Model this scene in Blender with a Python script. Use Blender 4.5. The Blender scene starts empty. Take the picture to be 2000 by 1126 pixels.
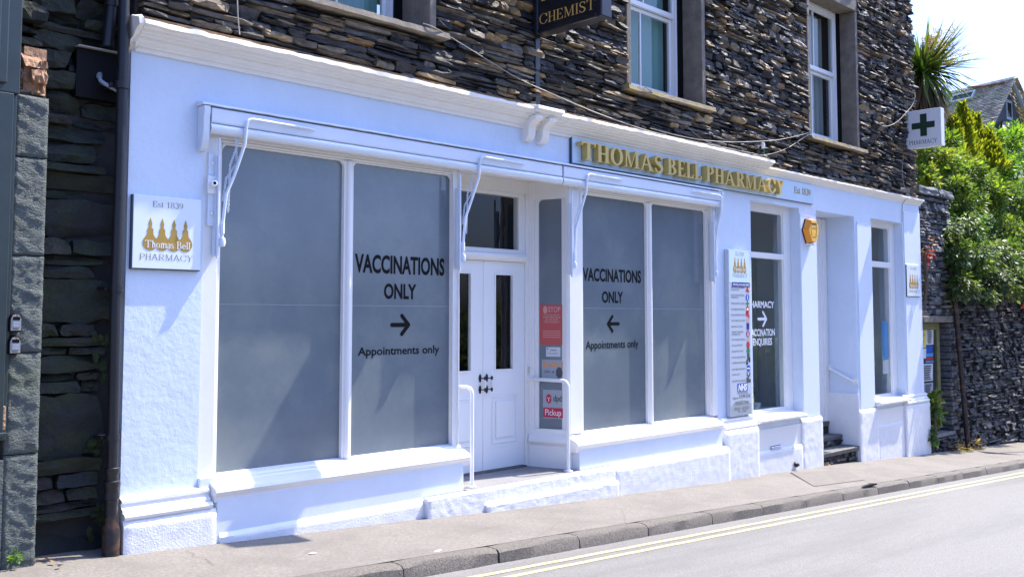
import bpy, bmesh, math, random
from mathutils import Vector, noise, Matrix
from mathutils.geometry import tessellate_polygon
R = math.radians
random.seed(7)
sc = bpy.context.scene
col = sc.collection

# ------------------------------------------------------------------ camera, sky, sun, exposure
FPX, PCX, PCY = 1880.0, 1000.0, 498.0          # lens of the photograph (pixels of a 2000 wide frame)
PITCH = math.atan2(120, FPX)
YAW = math.pi/2 - math.atan2(1865, math.hypot(FPX, 120))
CAM = Vector((0.0, -6.4, 1.6))
cam_d = bpy.data.cameras.new('camera')
cam = bpy.data.objects.new('camera', cam_d); col.objects.link(cam)
cam.location = CAM
cam.rotation_euler = (math.pi/2 + PITCH, 0, -YAW)
cam_d.sensor_width = 36; cam_d.lens = FPX/2000*36
cam_d.shift_y = -(563-PCY)/2000
cam_d.clip_end = 2000; cam_d.clip_start = 0.05
sc.camera = cam

SUN_TRAVEL = Vector((-2.79, 0.53, -4.32)).normalized()
elev = math.asin(-SUN_TRAVEL.z); azim = math.atan2(-SUN_TRAVEL.x, -SUN_TRAVEL.y)
world = bpy.data.worlds.new('World'); sc.world = world; world.use_nodes = True
wn = world.node_tree.nodes; wl = world.node_tree.links
sky = wn.new('ShaderNodeTexSky'); sky.sky_type = 'NISHITA'; sky.sun_disc = False
sky.sun_elevation = elev; sky.sun_rotation = azim; sky.air_density = 1.0; sky.dust_density = 4.0; sky.ozone_density = 4.0
wb = wn.new('ShaderNodeMix'); wb.data_type = 'RGBA'; wb.blend_type = 'MULTIPLY'; wb.inputs[0].default_value = 1; wb.inputs[7].default_value = (0.76, 0.92, 1.36, 1)   # the camera's cool white balance
wl.new(sky.outputs[0], wb.inputs[6]); wl.new(wb.outputs[2], wn['Background'].inputs[0]); wn['Background'].inputs[1].default_value = 0.15
sd = bpy.data.lights.new('sun', 'SUN'); sd.energy = 5.0; sd.angle = R(0.5); sd.color = (1.0, 0.93, 0.79)
so = bpy.data.objects.new('sun', sd); col.objects.link(so)
so.rotation_euler = (-SUN_TRAVEL).to_track_quat('Z', 'Y').to_euler()
sc.view_settings.view_transform = 'Standard'; sc.view_settings.look = 'None'
sc.view_settings.exposure = 1.1; sc.view_settings.gamma = 1.0

# ------------------------------------------------------------------ measuring: pixel of the photograph -> point on a plane of the street
_fh = Vector((math.sin(YAW), math.cos(YAW), 0)); _rt = Vector((math.cos(YAW), -math.sin(YAW), 0))
_fw = _fh*math.cos(PITCH) + Vector((0, 0, math.sin(PITCH))); _up = -_fh*math.sin(PITCH) + Vector((0, 0, math.cos(PITCH)))
def ray(px, py): return _fw + _rt*((px-PCX)/FPX) + _up*((PCY-py)/FPX)
def at(px, py, Y=0.0):
    r = ray(px, py); return CAM + r*((Y-CAM.y)/r.y)
def atX(px, py, X):
    r = ray(px, py); return CAM + r*((X-CAM.x)/r.x)
def atZ(px, py, Z):
    r = ray(px, py); return CAM + r*((Z-CAM.z)/r.z)
def proj(p):
    d = Vector(p)-CAM; k = d.dot(_fw)
    return (PCX+FPX*d.dot(_rt)/k, PCY-FPX*d.dot(_up)/k, k)
SLOPE = -0.05157
def gz(x, y=0.0): return 0.2024 + SLOPE*x + 0.02*min(y, 0.0)     # the street falls to the right

# ------------------------------------------------------------------ materials
M = {}
def mat(name, base, rough=0.5, metal=0.0, spec=0.5, var=0.0, vscale=6.0, bump=0.0, bscale=40.0, bdetail=6.0, bdist=0.01, tint=False, coat=0.0, coat_rough=0.04, coat_ior=1.5, v2stretch=None, var2=None, v2scale=1.5, v2pos=(0.45, 0.65), emit=None, stretch=None):
    m = bpy.data.materials.new(name); m.use_nodes = True
    nt = m.node_tree; n = nt.nodes; l = nt.links; b = n['Principled BSDF']
    b.inputs['Base Color'].default_value = (*base, 1); b.inputs['Roughness'].default_value = rough
    b.inputs['Metallic'].default_value = metal; b.inputs['Specular IOR Level'].default_value = spec
    b.inputs['Coat Weight'].default_value = coat; b.inputs['Coat Roughness'].default_value = coat_rough; b.inputs['Coat IOR'].default_value = coat_ior
    tc = n.new('ShaderNodeTexCoord'); co = tc.outputs['Object']
    if stretch:
        mp = n.new('ShaderNodeMapping'); mp.inputs['Scale'].default_value = stretch; l.new(co, mp.inputs[0]); co = mp.outputs[0]
    src = None
    if tint:
        a = n.new('ShaderNodeVertexColor'); a.layer_name = 'tint'; src = a.outputs[0]
    if var > 0:
        t = n.new('ShaderNodeTexNoise'); t.inputs['Scale'].default_value = vscale; t.inputs['Detail'].default_value = 8; t.inputs['Roughness'].default_value = 0.65
        l.new(co, t.inputs[0])
        mr = n.new('ShaderNodeMapRange'); mr.inputs[1].default_value = 0.3; mr.inputs[2].default_value = 0.7
        mr.inputs[3].default_value = 1-var; mr.inputs[4].default_value = 1+var; l.new(t.outputs[0], mr.inputs[0])
        mx = n.new('ShaderNodeMix'); mx.data_type = 'RGBA'; mx.blend_type = 'MULTIPLY'; mx.inputs[0].default_value = 1
        if src: l.new(src, mx.inputs[6])
        else: mx.inputs[6].default_value = (*base, 1)
        l.new(mr.outputs[0], mx.inputs[7]); src = mx.outputs[2]
    if var2:
        t = n.new('ShaderNodeTexNoise'); t.inputs['Scale'].default_value = v2scale; t.inputs['Detail'].default_value = 9; t.inputs['Roughness'].default_value = 0.7
        co2 = co
        if v2stretch: m2 = n.new('ShaderNodeMapping'); m2.inputs['Scale'].default_value = v2stretch; l.new(tc.outputs['Object'], m2.inputs[0]); co2 = m2.outputs[0]
        l.new(co2, t.inputs[0])
        mr = n.new('ShaderNodeMapRange'); mr.inputs[1].default_value = v2pos[0]; mr.inputs[2].default_value = v2pos[1]; l.new(t.outputs[0], mr.inputs[0])
        mx = n.new('ShaderNodeMix'); mx.data_type = 'RGBA'; l.new(mr.outputs[0], mx.inputs[0])
        if src: l.new(src, mx.inputs[6])
        else: mx.inputs[6].default_value = (*base, 1)
        mx.inputs[7].default_value = (*var2, 1); src = mx.outputs[2]
    if src: l.new(src, b.inputs['Base Color'])
    if bump > 0:
        t = n.new('ShaderNodeTexNoise'); t.inputs['Scale'].default_value = bscale; t.inputs['Detail'].default_value = bdetail; t.inputs['Roughness'].default_value = 0.6
        l.new(co, t.inputs[0])
        bp = n.new('ShaderNodeBump'); bp.inputs['Strength'].default_value = bump; bp.inputs['Distance'].default_value = bdist
        l.new(t.outputs[0], bp.inputs['Height']); l.new(bp.outputs[0], b.inputs['Normal'])
    M[name] = m
    return m
def lin(r, g, b):
    f = lambda c: (c/255/12.92) if c/255 <= 0.04045 else ((c/255+0.055)/1.055)**2.4
    return (f(r), f(g), f(b))
mat('wall_paint', (0.62, 0.70, 0.82), 0.5, var=0.05, vscale=2.0, var2=(0.52, 0.58, 0.68), v2scale=2.2, v2pos=(0.60, 0.85), v2stretch=(1, 1, .35), bump=0.32, bscale=16, bdetail=9, bdist=0.014)
mat('stipple_paint', (0.68, 0.74, 0.83), 0.55, bump=0.6, bscale=90, bdetail=3, bdist=0.006)
mat('wood_paint', (0.80, 0.79, 0.78), 0.32, var=0.03, vscale=3, var2=(0.60, 0.58, 0.55), v2scale=4, v2pos=(0.66, 0.9), bump=0.12, bscale=20, bdist=0.006)
mat('rough_paint', (0.76, 0.76, 0.77), 0.6, var=0.06, vscale=5, var2=(0.50, 0.47, 0.43), v2scale=5, v2pos=(0.60, 0.85), bump=0.7, bscale=70, bdetail=8, bdist=0.006)
mat('cornice_paint', (0.82, 0.78, 0.71), 0.5, var=0.04, vscale=3, bump=0.3, bscale=25, bdist=0.008)
mat('door_paint', (0.80, 0.80, 0.80), 0.28, bump=0.08, bscale=15, bdist=0.005)
mat('metal_white', (0.80, 0.80, 0.80), 0.3)
mat('trim_blue', (0.68, 0.735, 0.82), 0.35, var=0.04, vscale=4, bump=0.15, bscale=22, bdist=0.006, var2=(0.54, 0.58, 0.64), v2scale=5, v2pos=(0.64, 0.9))
mat('film', (0.130, 0.162, 0.190), 0.5, spec=0.3, coat=1.0, var=0.18, vscale=0.9, var2=(0.19, 0.215, 0.205), v2scale=.9, v2pos=(0.50, 0.75), coat_rough=.08, coat_ior=1.55)
mat('film_seam', (0.30, 0.32, 0.34), 0.5)
mat('vinyl_black', (0.004, 0.004, 0.005), 0.6, spec=0.15)
mat('vinyl_white', (0.8, 0.8, 0.8), 0.4)
mat('slate', (0.1, 0.1, 0.1), 0.62, spec=0.4, tint=True, var=0.5, vscale=11, bump=0.9, bscale=38, bdetail=9, bdist=0.02, stretch=(1, 1, 2.2))
mat('mortar', (0.030, 0.028, 0.027), 0.95, var=0.3, vscale=20)
mat('riven_slate', (0.085, 0.103, 0.098), 0.7, var=0.30, vscale=9, bump=1.0, bscale=55, bdetail=9, bdist=0.02, var2=(0.085, 0.105, 0.045), v2scale=1.3, v2pos=(0.55, 0.8), stretch=(1, 1, 1.8))
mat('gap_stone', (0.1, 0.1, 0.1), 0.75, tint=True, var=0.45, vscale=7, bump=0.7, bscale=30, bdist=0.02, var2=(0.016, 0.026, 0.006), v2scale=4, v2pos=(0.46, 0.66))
mat('sandstone', (0.34, 0.20, 0.12), 0.9, var=0.35, vscale=9, bump=0.9, bscale=25, bdist=0.03)
mat('dressed_stone', (0.19, 0.165, 0.135), 0.85, var=0.3, vscale=8, bump=0.6, bscale=40, bdist=0.01)
mat('lichen_stone', (0.22, 0.185, 0.14), 0.85, var=0.3, vscale=10, bump=0.7, bscale=40, bdist=0.012, var2=(0.33, 0.25, 0.055), v2scale=7, v2pos=(0.5, 0.62))
mat('step_stone', (0.12, 0.115, 0.11), 0.8, var=0.3, vscale=10, bump=0.6, bscale=40, bdist=0.01)
mat('glass_dark', (0.02, 0.022, 0.025), 0.02)
mat('sash_paint', (0.78, 0.80, 0.82), 0.35, bump=0.15, bscale=30, bdist=0.004)
mat('teal_blind', (0.22, 0.42, 0.39), 0.8)
mat('curtain', (0.33, 0.37, 0.37), 0.9)
mat('dark_green_wood', (0.028, 0.040, 0.040), 0.35, var=0.15, vscale=6, bump=0.2, bscale=12, bdist=0.005)
mat('iron_black', (0.010, 0.010, 0.013), 0.42, var=0.2, vscale=20, bump=0.3, bscale=60, bdist=0.002)
mat('iron_rust', (0.012, 0.011, 0.012), 0.5, var=0.2, vscale=20, var2=(0.12, 0.05, 0.022), v2scale=9, v2pos=(0.48, 0.66), bump=0.4, bscale=60, bdist=0.003)
mat('grey_plastic', (0.22, 0.26, 0.33), 0.4)
mat('black_board', (0.012, 0.012, 0.016), 0.3, var=0.2, vscale=5, bump=0.1, bscale=20, bdist=0.003)
mat('gold_leaf', (0.60, 0.36, 0.09), 0.35)
mat('gold_letter', (0.58, 0.43, 0.13), 0.35, metal=0.25, spec=0.6)
mat('gold_print', (0.40, 0.25, 0.045), 0.5)
mat('grey_print', (0.17, 0.15, 0.13), 0.5)
mat('sign_panel', (0.52, 0.66, 0.78), 0.35, var=0.03, vscale=3)
mat('plaque_white', (0.74, 0.80, 0.86), 0.25)
mat('plaque_edge', (0.06, 0.07, 0.10), 0.35, metal=0.6)
mat('print_blue', (0.008, 0.012, 0.22), 0.5); mat('nhs_blue', (0.004, 0.075, 0.42), 0.5); mat('print_red', (0.50, 0.02, 0.03), 0.5); mat('print_green', (0.02, 0.2, 0.08), 0.5)
mat('print_magenta', (0.36, 0.01, 0.14), 0.5); mat('print_black', (0.02, 0.02, 0.022), 0.5); mat('print_grey', (0.07, 0.075, 0.09), 0.5); mat('board_grey', (0.47, 0.52, 0.60), 0.4); mat('board_pale', (0.60, 0.74, 0.86), 0.4)
mat('stop_red', (0.50, 0.085, 0.075), 0.5); mat('stop_pink', (0.62, 0.30, 0.28), 0.5); mat('paper', (0.60, 0.62, 0.64), 0.6, var=0.05); mat('paper_dim', (0.33, 0.36, 0.40), 0.6); mat('print_orange', (0.62, 0.30, 0.13), 0.5); mat('parcel_red', (0.50, 0.012, 0.06), 0.45); mat('print_sky', (0.06, 0.28, 0.62), 0.5); mat('paper_yellow', (0.68, 0.60, 0.06), 0.6)
mat('alarm_orange', (0.85, 0.30, 0.012), 0.4); mat('alarm_yellow', (0.86, 0.47, 0.06), 0.4)
mat('cross_green', (0.006, 0.035, 0.020), 0.5)
mat('lightbox', (0.72, 0.73, 0.76), 0.4, var=0.05, vscale=5, var2=(0.5, 0.5, 0.5), v2scale=4, v2pos=(0.62, 0.8), stretch=(1, 1, 0.3))
mat('porcelain', (0.75, 0.74, 0.72), 0.15); mat('cream_plastic', (0.62, 0.56, 0.44), 0.4)
mat('cable_white', (0.30, 0.28, 0.25), 0.6); mat('cable_dark', (0.10, 0.09, 0.08), 0.6)
mat('pavement', (0.182, 0.164, 0.145), 0.9, var=0.30, vscale=45, bump=0.7, bscale=130, bdetail=4, bdist=0.006, var2=(0.125, 0.112, 0.098), v2scale=1.6, v2pos=(0.45, 0.78))
mat('pavement_patch', (0.158, 0.141, 0.125), 0.9, var=0.15, vscale=8, bump=0.8, bscale=120, bdetail=4, bdist=0.006)
mat('porch_floor', (0.20, 0.195, 0.20), 0.85, var=0.12, vscale=6, bump=0.3, bscale=90, bdist=0.004)
mat('kerb', (0.13, 0.115, 0.10), 0.9, var=0.5, vscale=70, bump=0.9, bscale=90, bdetail=4, bdist=0.008)
mat('road', (0.172, 0.165, 0.158), 0.85, var=0.42, vscale=85, var2=(0.115, 0.110, 0.106), v2scale=1.3, v2pos=(0.46, 0.75), v2stretch=(.16, 1.1, 1), bump=0.8, bscale=120, bdetail=3, bdist=0.007)
mat('yellow_paint', (0.50, 0.41, 0.17), 0.75, var=0.16, vscale=30, var2=(0.36, 0.33, 0.26), v2scale=22, v2pos=(0.45, 0.62), bump=0.5, bscale=120, bdist=0.005)
mat('soil', (0.06, 0.05, 0.03), 0.95, var=0.3, bump=0.5, bscale=6, bdist=0.05)
mat('hillside', (0.05, 0.09, 0.025), 0.95, var=0.4, vscale=0.5)
def leafmat(name, base, trans=0.45, var=0.35):
    m = mat(name, base, 0.42, tint=True, spec=0.45)
    nt = m.node_tree; n = nt.nodes; l = nt.links; b = n['Principled BSDF']
    t = n.new('ShaderNodeBsdfTranslucent'); mx = n.new('ShaderNodeMixShader'); mx.inputs[0].default_value = trans
    a = n.new('ShaderNodeVertexColor'); a.layer_name = 'tint'
    g = n.new('ShaderNodeMix'); g.data_type = 'RGBA'; g.blend_type = 'MULTIPLY'; g.inputs[0].default_value = 1; g.inputs[7].default_value = (1.5, 1.5, 0.7, 1)
    l.new(a.outputs[0], g.inputs[6]); l.new(g.outputs[2], t.inputs[0])
    l.new(b.outputs[0], mx.inputs[1]); l.new(t.outputs[0], mx.inputs[2]); l.new(mx.outputs[0], n['Material Output'].inputs[0])
leafmat('leaf', (0.1, 0.1, 0.1)); leafmat('palm_leaf', (0.1, 0.1, 0.1), 0.3)
mat('bark', (0.10, 0.075, 0.05), 0.9, var=0.4, vscale=12, bump=0.8, bscale=30, bdist=0.02)
mat('dead_leaf', (0.20, 0.115, 0.05), 0.8, var=0.4, vscale=20)
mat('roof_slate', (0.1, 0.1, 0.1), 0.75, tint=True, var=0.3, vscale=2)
mat('house_stone', (0.11, 0.115, 0.12), 0.85, tint=True)
mat('house_trim', (0.55, 0.57, 0.60), 0.5)
mat('ridge_tile', (0.30, 0.10, 0.055), 0.8)
mat('lead', (0.16, 0.17, 0.19), 0.5)
mat('olive_wood', (0.16, 0.155, 0.065), 0.6, var=0.2, vscale=8)
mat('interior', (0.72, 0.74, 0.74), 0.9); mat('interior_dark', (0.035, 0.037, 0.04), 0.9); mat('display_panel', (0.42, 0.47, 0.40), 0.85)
mat('carboy_green', (0.10, 0.24, 0.03), 0.06, spec=0.8, coat=1); mat('carboy_amber', (0.50, 0.32, 0.02), 0.08, coat=1)
mat('moss', (0.020, 0.034, 0.007), 0.95, var=0.5, vscale=30, bump=1, bscale=50, bdist=0.02)
mat('red_border', (0.55, 0.015, 0.02), 0.4)
# clear window glass: see through, with the street mirrored by Fresnel
def clear_glass(name, tintc):
    m = bpy.data.materials.new(name); m.use_nodes = True; nt = m.node_tree; n = nt.nodes; l = nt.links
    n.remove(n['Principled BSDF'])
    t = n.new('ShaderNodeBsdfTransparent'); t.inputs[0].default_value = (*tintc, 1)
    g = n.new('ShaderNodeBsdfGlossy'); g.inputs['Roughness'].default_value = 0.01
    f = n.new('ShaderNodeFresnel'); ge = n.new('ShaderNodeNewGeometry'); io = n.new('ShaderNodeMapRange'); io.inputs[3].default_value = 1.5; io.inputs[4].default_value = 1/1.5; l.new(ge.outputs['Backfacing'], io.inputs[0]); l.new(io.outputs[0], f.inputs[0])
    mx = n.new('ShaderNodeMixShader'); l.new(f.outputs[0], mx.inputs[0]); l.new(t.outputs[0], mx.inputs[1]); l.new(g.outputs[0], mx.inputs[2])
    l.new(mx.outputs[0], n['Material Output'].inputs[0]); M[name] = m
clear_glass('clear_glass', (0.86, 0.90, 0.90))

# ------------------------------------------------------------------ mesh builder
class MB:
    def __init__(s): s.v = []; s.f = []; s.c = []; s.cur = (1, 1, 1)
    def add(s, vs, fs):
        o = len(s.v); s.v += [tuple(v) for v in vs]
        for f in fs: s.f.append([i+o for i in f]); s.c.append(s.cur)
        return s
    def box(s, x0, x1, y0, y1, z0, z1):
        return s.add([(x0,y0,z0),(x1,y0,z0),(x1,y1,z0),(x0,y1,z0),(x0,y0,z1),(x1,y0,z1),(x1,y1,z1),(x0,y1,z1)],
                     [(0,3,2,1),(4,5,6,7),(0,1,5,4),(1,2,6,5),(2,3,7,6),(3,0,4,7)])
    def slopebox(s, x0, x1, y0, y1, zb0, zb1, z1):      # flat top, sloping underside following the street
        return s.add([(x0,y0,zb0),(x1,y0,zb1),(x1,y1,zb1),(x0,y1,zb0),(x0,y0,z1),(x1,y0,z1),(x1,y1,z1),(x0,y1,z1)],
                     [(0,3,2,1),(4,5,6,7),(0,1,5,4),(1,2,6,5),(2,3,7,6),(3,0,4,7)])
    def profx(s, prof, x0, x1, caps=True):              # profile of (y, z), counter-clockwise seen from -X or not: normals fixed later
        n = len(prof)
        vs = [(x0, y, z) for y, z in prof] + [(x1, y, z) for y, z in prof]
        fs = [(i, (i+1) % n, n+(i+1) % n, n+i) for i in range(n)]
        if caps: fs += [tuple(range(n-1, -1, -1)), tuple(range(n, 2*n))]
        return s.add(vs, fs)
    def extr(s, poly, mapf, d0, d1):                    # polygon in (u, v); mapf(u, v, d) -> point
        n = len(poly)
        vs = [mapf(u, v, d0) for u, v in poly] + [mapf(u, v, d1) for u, v in poly]
        fs = [(i, (i+1) % n, n+(i+1) % n, n+i) for i in range(n)] + [tuple(range(n-1, -1, -1)), tuple(range(n, 2*n))]
        return s.add(vs, fs)
    def tube(s, pts, r, n=8, caps=True):
        pts = [Vector(p) for p in pts]; rs = r if isinstance(r, (list, tuple)) else [r]*len(pts)
        o = len(s.v); prev = None
        for i, p in enumerate(pts):
            t = (pts[min(i+1, len(pts)-1)]-pts[max(i-1, 0)]).normalized()
            if prev is None:
                a = Vector((0, 0, 1)) if abs(t.z) < 0.9 else Vector((1, 0, 0)); u = t.cross(a).normalized()
            else: u = (prev - t*prev.dot(t)).normalized()
            prev = u; w = t.cross(u)
            for k in range(n):
                q = 2*math.pi*k/n; s.v.append(tuple(p + (u*math.cos(q)+w*math.sin(q))*rs[i]))
        for i in range(len(pts)-1):
            for k in range(n):
                s.f.append([o+i*n+k, o+i*n+(k+1) % n, o+(i+1)*n+(k+1) % n, o+(i+1)*n+k]); s.c.append(s.cur)
        if caps:
            s.f.append([o+k for k in range(n-1, -1, -1)]); s.c.append(s.cur)
            s.f.append([o+(len(pts)-1)*n+k for k in range(n)]); s.c.append(s.cur)
        return s
    def lathe(s, prof, c, n=14):                        # prof of (r, z)
        o = len(s.v)
        for r, z in prof:
            for k in range(n): q = 2*math.pi*k/n; s.v.append((c[0]+r*math.cos(q), c[1]+r*math.sin(q), c[2]+z))
        for i in range(len(prof)-1):
            for k in range(n): s.f.append([o+i*n+k, o+i*n+(k+1) % n, o+(i+1)*n+(k+1) % n, o+(i+1)*n+k]); s.c.append(s.cur)
        return s
    def build(s, name, m, parent=None, smooth=None, bevel=0, fix=True, tint=False, **props):
        me = bpy.data.meshes.new(name); me.from_pydata(s.v, [], s.f); me.update()
        if fix:
            bm = bmesh.new(); bm.from_mesh(me); bmesh.ops.recalc_face_normals(bm, faces=bm.faces); bm.to_mesh(me); bm.free()
        if tint:
            ca = me.color_attributes.new('tint', 'FLOAT_COLOR', 'CORNER'); k = 0
            buf = []
            for p in me.polygons:
                c = s.c[p.index]
                for _ in range(p.loop_total): buf += [c[0], c[1], c[2], 1]
            ca.data.foreach_set('color', buf)
        if smooth is not None:
            me.shade_smooth(); me.set_sharp_from_angle(angle=R(smooth))
        me.materials.append(M[m] if isinstance(m, str) else m)
        o = bpy.data.objects.new(name, me); col.objects.link(o)
        if parent is not None:
            o.parent = parent
        if bevel:
            b = o.modifiers.new('bevel', 'BEVEL'); b.width = bevel; b.segments = 2; b.limit_method = 'ANGLE'; b.angle_limit = R(50)
        for k, v in props.items(): o[k] = v
        return o
def place(o, parent, p):      # parent an Empty-based part built in world coordinates
    pass
def thing(name, label, cat, loc=(0, 0, 0), group=None):
    o = bpy.data.objects.new(name, None); col.objects.link(o); o.location = loc; o.empty_display_size = 0.2
    o['label'] = label; o['category'] = cat
    if group: o['group'] = group
    return o
def tag(o, label, cat, group=None):
    o['label'] = label; o['category'] = cat
    if group: o['group'] = group
    return o
def part(mb, name, m, root, **k):            # mesh given in world coordinates, hung under root
    o = mb.build(name, m, root, **k)
    # things keep their Empty at their base: compensate
    r = root
    off = Vector((0, 0, 0))
    while r is not None: off += r.location; r = r.parent
    o.location = -off
    return o

# ------------------------------------------------------------------ lettering (serif shapes traced from distance fields)
import numpy as np
_gc = {}
def _fR(x0, y0, x1, y1): return lambda X, Y: np.maximum(np.maximum(x0-X, X-x1), np.maximum(y0-Y, Y-y1))
def _fE(cx, cy, rx, ry): return lambda X, Y: (np.sqrt(((X-cx)/rx)**2+((Y-cy)/ry)**2)-1)*min(rx, ry)
def _fP(*pts):
    def f(X, Y):
        r = np.full(X.shape, -1e9); a = 0
        for i in range(len(pts)):
            a += pts[i][0]*pts[(i+1) % len(pts)][1]-pts[(i+1) % len(pts)][0]*pts[i][1]
        sg = 1 if a > 0 else -1
        for i in range(len(pts)):
            (x0, y0), (x1, y1) = pts[i], pts[(i+1) % len(pts)]; L = math.hypot(x1-x0, y1-y0) or 1e-6
            r = np.maximum(r, sg*((X-x0)*(y1-y0)-(Y-y0)*(x1-x0))/L)
        return r
    return f
def _fS(pts, ws):
    def f(X, Y):
        r = np.full(X.shape, 1e9)
        for i in range(len(pts)-1):
            (x0, y0), (x1, y1) = pts[i], pts[i+1]; dx, dy = x1-x0, y1-y0; L = dx*dx+dy*dy or 1e-9
            t = np.clip(((X-x0)*dx+(Y-y0)*dy)/L, 0, 1)
            r = np.minimum(r, np.hypot(X-x0-t*dx, Y-y0-t*dy)-(ws[i]+(ws[i+1]-ws[i])*t)/2)
        return r
    return f
def _U(*fs): return lambda X, Y: np.minimum.reduce([f(X, Y) for f in fs])
def _D(a, b): return lambda X, Y: np.maximum(a(X, Y), -b(X, Y))
def _I(a, b): return lambda X, Y: np.maximum(a(X, Y), b(X, Y))
def _ring(cx, cy, rx, ry, w, t): return _D(_fE(cx, cy, rx, ry), _fE(cx, cy, rx-w, ry-t))
def _arc(cx, cy, rx, ry, a0, a1, n=10): return [(cx+rx*math.cos(R(a0+(a1-a0)*i/n)), cy+ry*math.sin(R(a0+(a1-a0)*i/n))) for i in range(n+1)]
def serif_glyph(ch, w):
    t = max(0.035, w*0.36); s = 0.05 if w > 0.11 else 0.032; o = 0.075
    stem = lambda x, y1=1.0, ww=None: _U(_fR(x, 0, x+(ww or w), y1), _fR(x-o, 0, x+(ww or w)+o, s))
    full = lambda x, ww=None: _U(stem(x, 1.0, ww), _fR(x-o, 1-s, x+(ww or w)+o, 1))
    endb = lambda x, y0, y1, d: _fP((x, y0), (x-0.035*d, y0), (x-0.12*d, y1), (x, y1))
    if ch == 'T': return _U(_fR(.36, 0, .36+w, 1), _fR(.27, 0, .45+w, s), _fR(.03, 1-t*1.2, .69+w, 1), endb(.03, .76, 1, -1), endb(.69+w, .76, 1, 1)), .74+w
    if ch == 'I': return full(.09), .18+w
    if ch == 'H': return _U(full(.09), full(.55), _fR(.1, .5-t/2, .6, .5+t/2)), .64+w
    if ch == 'E': return _U(stem(.09), _fR(.02, 1-s, .2, 1), _fR(.1, 1-t, .58, 1), endb(.58, .78, 1, 1), _fR(.1, 0, .62, t), _fP((.62, .25), (.58, .25), (.48, 0), (.62, 0)), _fR(.1, .5-t/2, .44, .5+t/2), _fR(.42, .38, .46, .62)), .66
    if ch == 'L': return _U(full(.09), _fR(.1, 0, .58, t), _fP((.60, .27), (.56, .27), (.45, 0), (.60, 0))), .63
    if ch == 'P': return _U(full(.09), _I(_ring(.30, .72, .36, .28, w*1.0, t), _fR(.1, .4, 2, 2)) if False else _U(_I(_ring(.33, .73, .33, .27, w, t), _fR(.33, 0, 2, 2)), _fR(.1, 1-t, .34, 1), _fR(.1, .46, .34, .46+t))), .70
    if ch == 'R': return _U(serif_glyph('P', w)[0], _fP((.30, .48), (.30+w*1.1, .48), (.68+w*.6, 0), (.66, 0), (.62, 0)), _fR(.60, 0, .80, s)), .79
    if ch == 'B': return _U(full(.09), _I(_ring(.33, .755, .28, .245, w, t), _fR(.33, 0, 2, 2)), _fR(.1, 1-t, .34, 1), _fR(.1, .51, .36, .51+t), _I(_ring(.33, .27, .35, .27, w, t), _fR(.33, -1, 2, 2)), _fR(.1, 0, .34, t)), .73
    if ch == 'O': return _ring(.44, .5, .42, .515, w*1.05, t), .88
    if ch == 'C': return _U(_D(_ring(.44, .5, .42, .515, w*1.05, t), _fP((.44, .5), (1.2, .95), (1.2, .1))), _fR(.76, .66, .80, .98), _fP((.80, .66), (.76, .66), (.66, .94), (.80, .90))), .84
    if ch == 'A':
        k = w*1.15
        return _U(_fP((.07, 0), (.07+t*1.3, 0), (.42+t, 1), (.36, 1)), _fP((.66, 0), (.66+k, 0), (.46, 1), (.36, 1)), _fR(.2, .31, .64, .31+t), _fR(.0, 0, .22, s), _fR(.58, 0, .74+k, s)), .76+k
    if ch == 'M':
        return _U(_fR(.12, 0, .12+t*1.2, 1), _fR(.03, 0, .24, s), _fR(.03, 1-s, .2, 1), _fP((.12, 1), (.12+w, 1), (.52, .08), (.46, 0), (.44, .0)), _fP((.44, 0), (.50, 0), (.84, 1), (.80, 1)), _fR(.80, 0, .80+w, 1), _fR(.72, 0, .88+w, s), _fR(.8, 1-s, .88+w, 1)), .92+w
    if ch == 'Y': return _U(_fR(.32, 0, .32+w, .5), _fR(.24, 0, .40+w, s), _fP((.06, 1), (.06+w, 1), (.34+w, .46), (.32, .44)), _fP((.70, 1), (.70+t, 1), (.32+w, .42), (.32+w*.5, .46)), _fR(0, 1-s, .27, 1), _fR(.60, 1-s, .82, 1)), .80
    if ch == 'S':
        p = _arc(.31, .74, .22, .245, 20, 180, 8)+[(.12, .66), (.20, .56), (.34, .49), (.48, .40), (.535, .30)]+_arc(.31, .26, .235, .245, 0, -165, 9)
        n = len(p); ws = [t*1.3+(w*1.05-t*1.3)*math.exp(-((i-n*.5)/(n*.22))**2) for i in range(n)]
        return _U(_fS(p, ws), _fR(.51, .72, .55, 1.0), _fR(.05, .0, .09, .28)), .62
    # figures and small letters
    if ch == '1': return _U(_fR(.22, 0, .22+w, 1), _fR(.1, 0, .34+w, s), _fP((.22+w, 1), (.1, .84), (.12, .80), (.24, .88))), .52
    if ch == '8': return _U(_ring(.27, .75, .22, .25, w*.8, t), _ring(.27, .26, .26, .27, w*.9, t)), .58
    if ch == '3': return _U(_fS(_arc(.24, .76, .19, .22, 150, -80, 9), [t]+[w*.8]*8+[t]), _fS(_arc(.23, .27, .24, .25, 85, -150, 9), [t]+[w*.95]*8+[t])), .54
    if ch == '9': return _U(_ring(.27, .66, .25, .335, w*.9, t), _fS([(.48, .6), (.44, .3), (.3, .1), (.12, .02)], [w*.9, w*.8, t*1.4, t])), .57
    xh = 0.66
    if ch == 'h': return _U(stem(.08), _fR(.0, 1-s, .14, 1), _fS(_arc(.27, xh-.17, .16, .16, 150, 0, 8)+[(.43, .05)], [t, t, t*1.5]+[w]*7), _fR(.34, 0, .54, s)), .56
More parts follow.
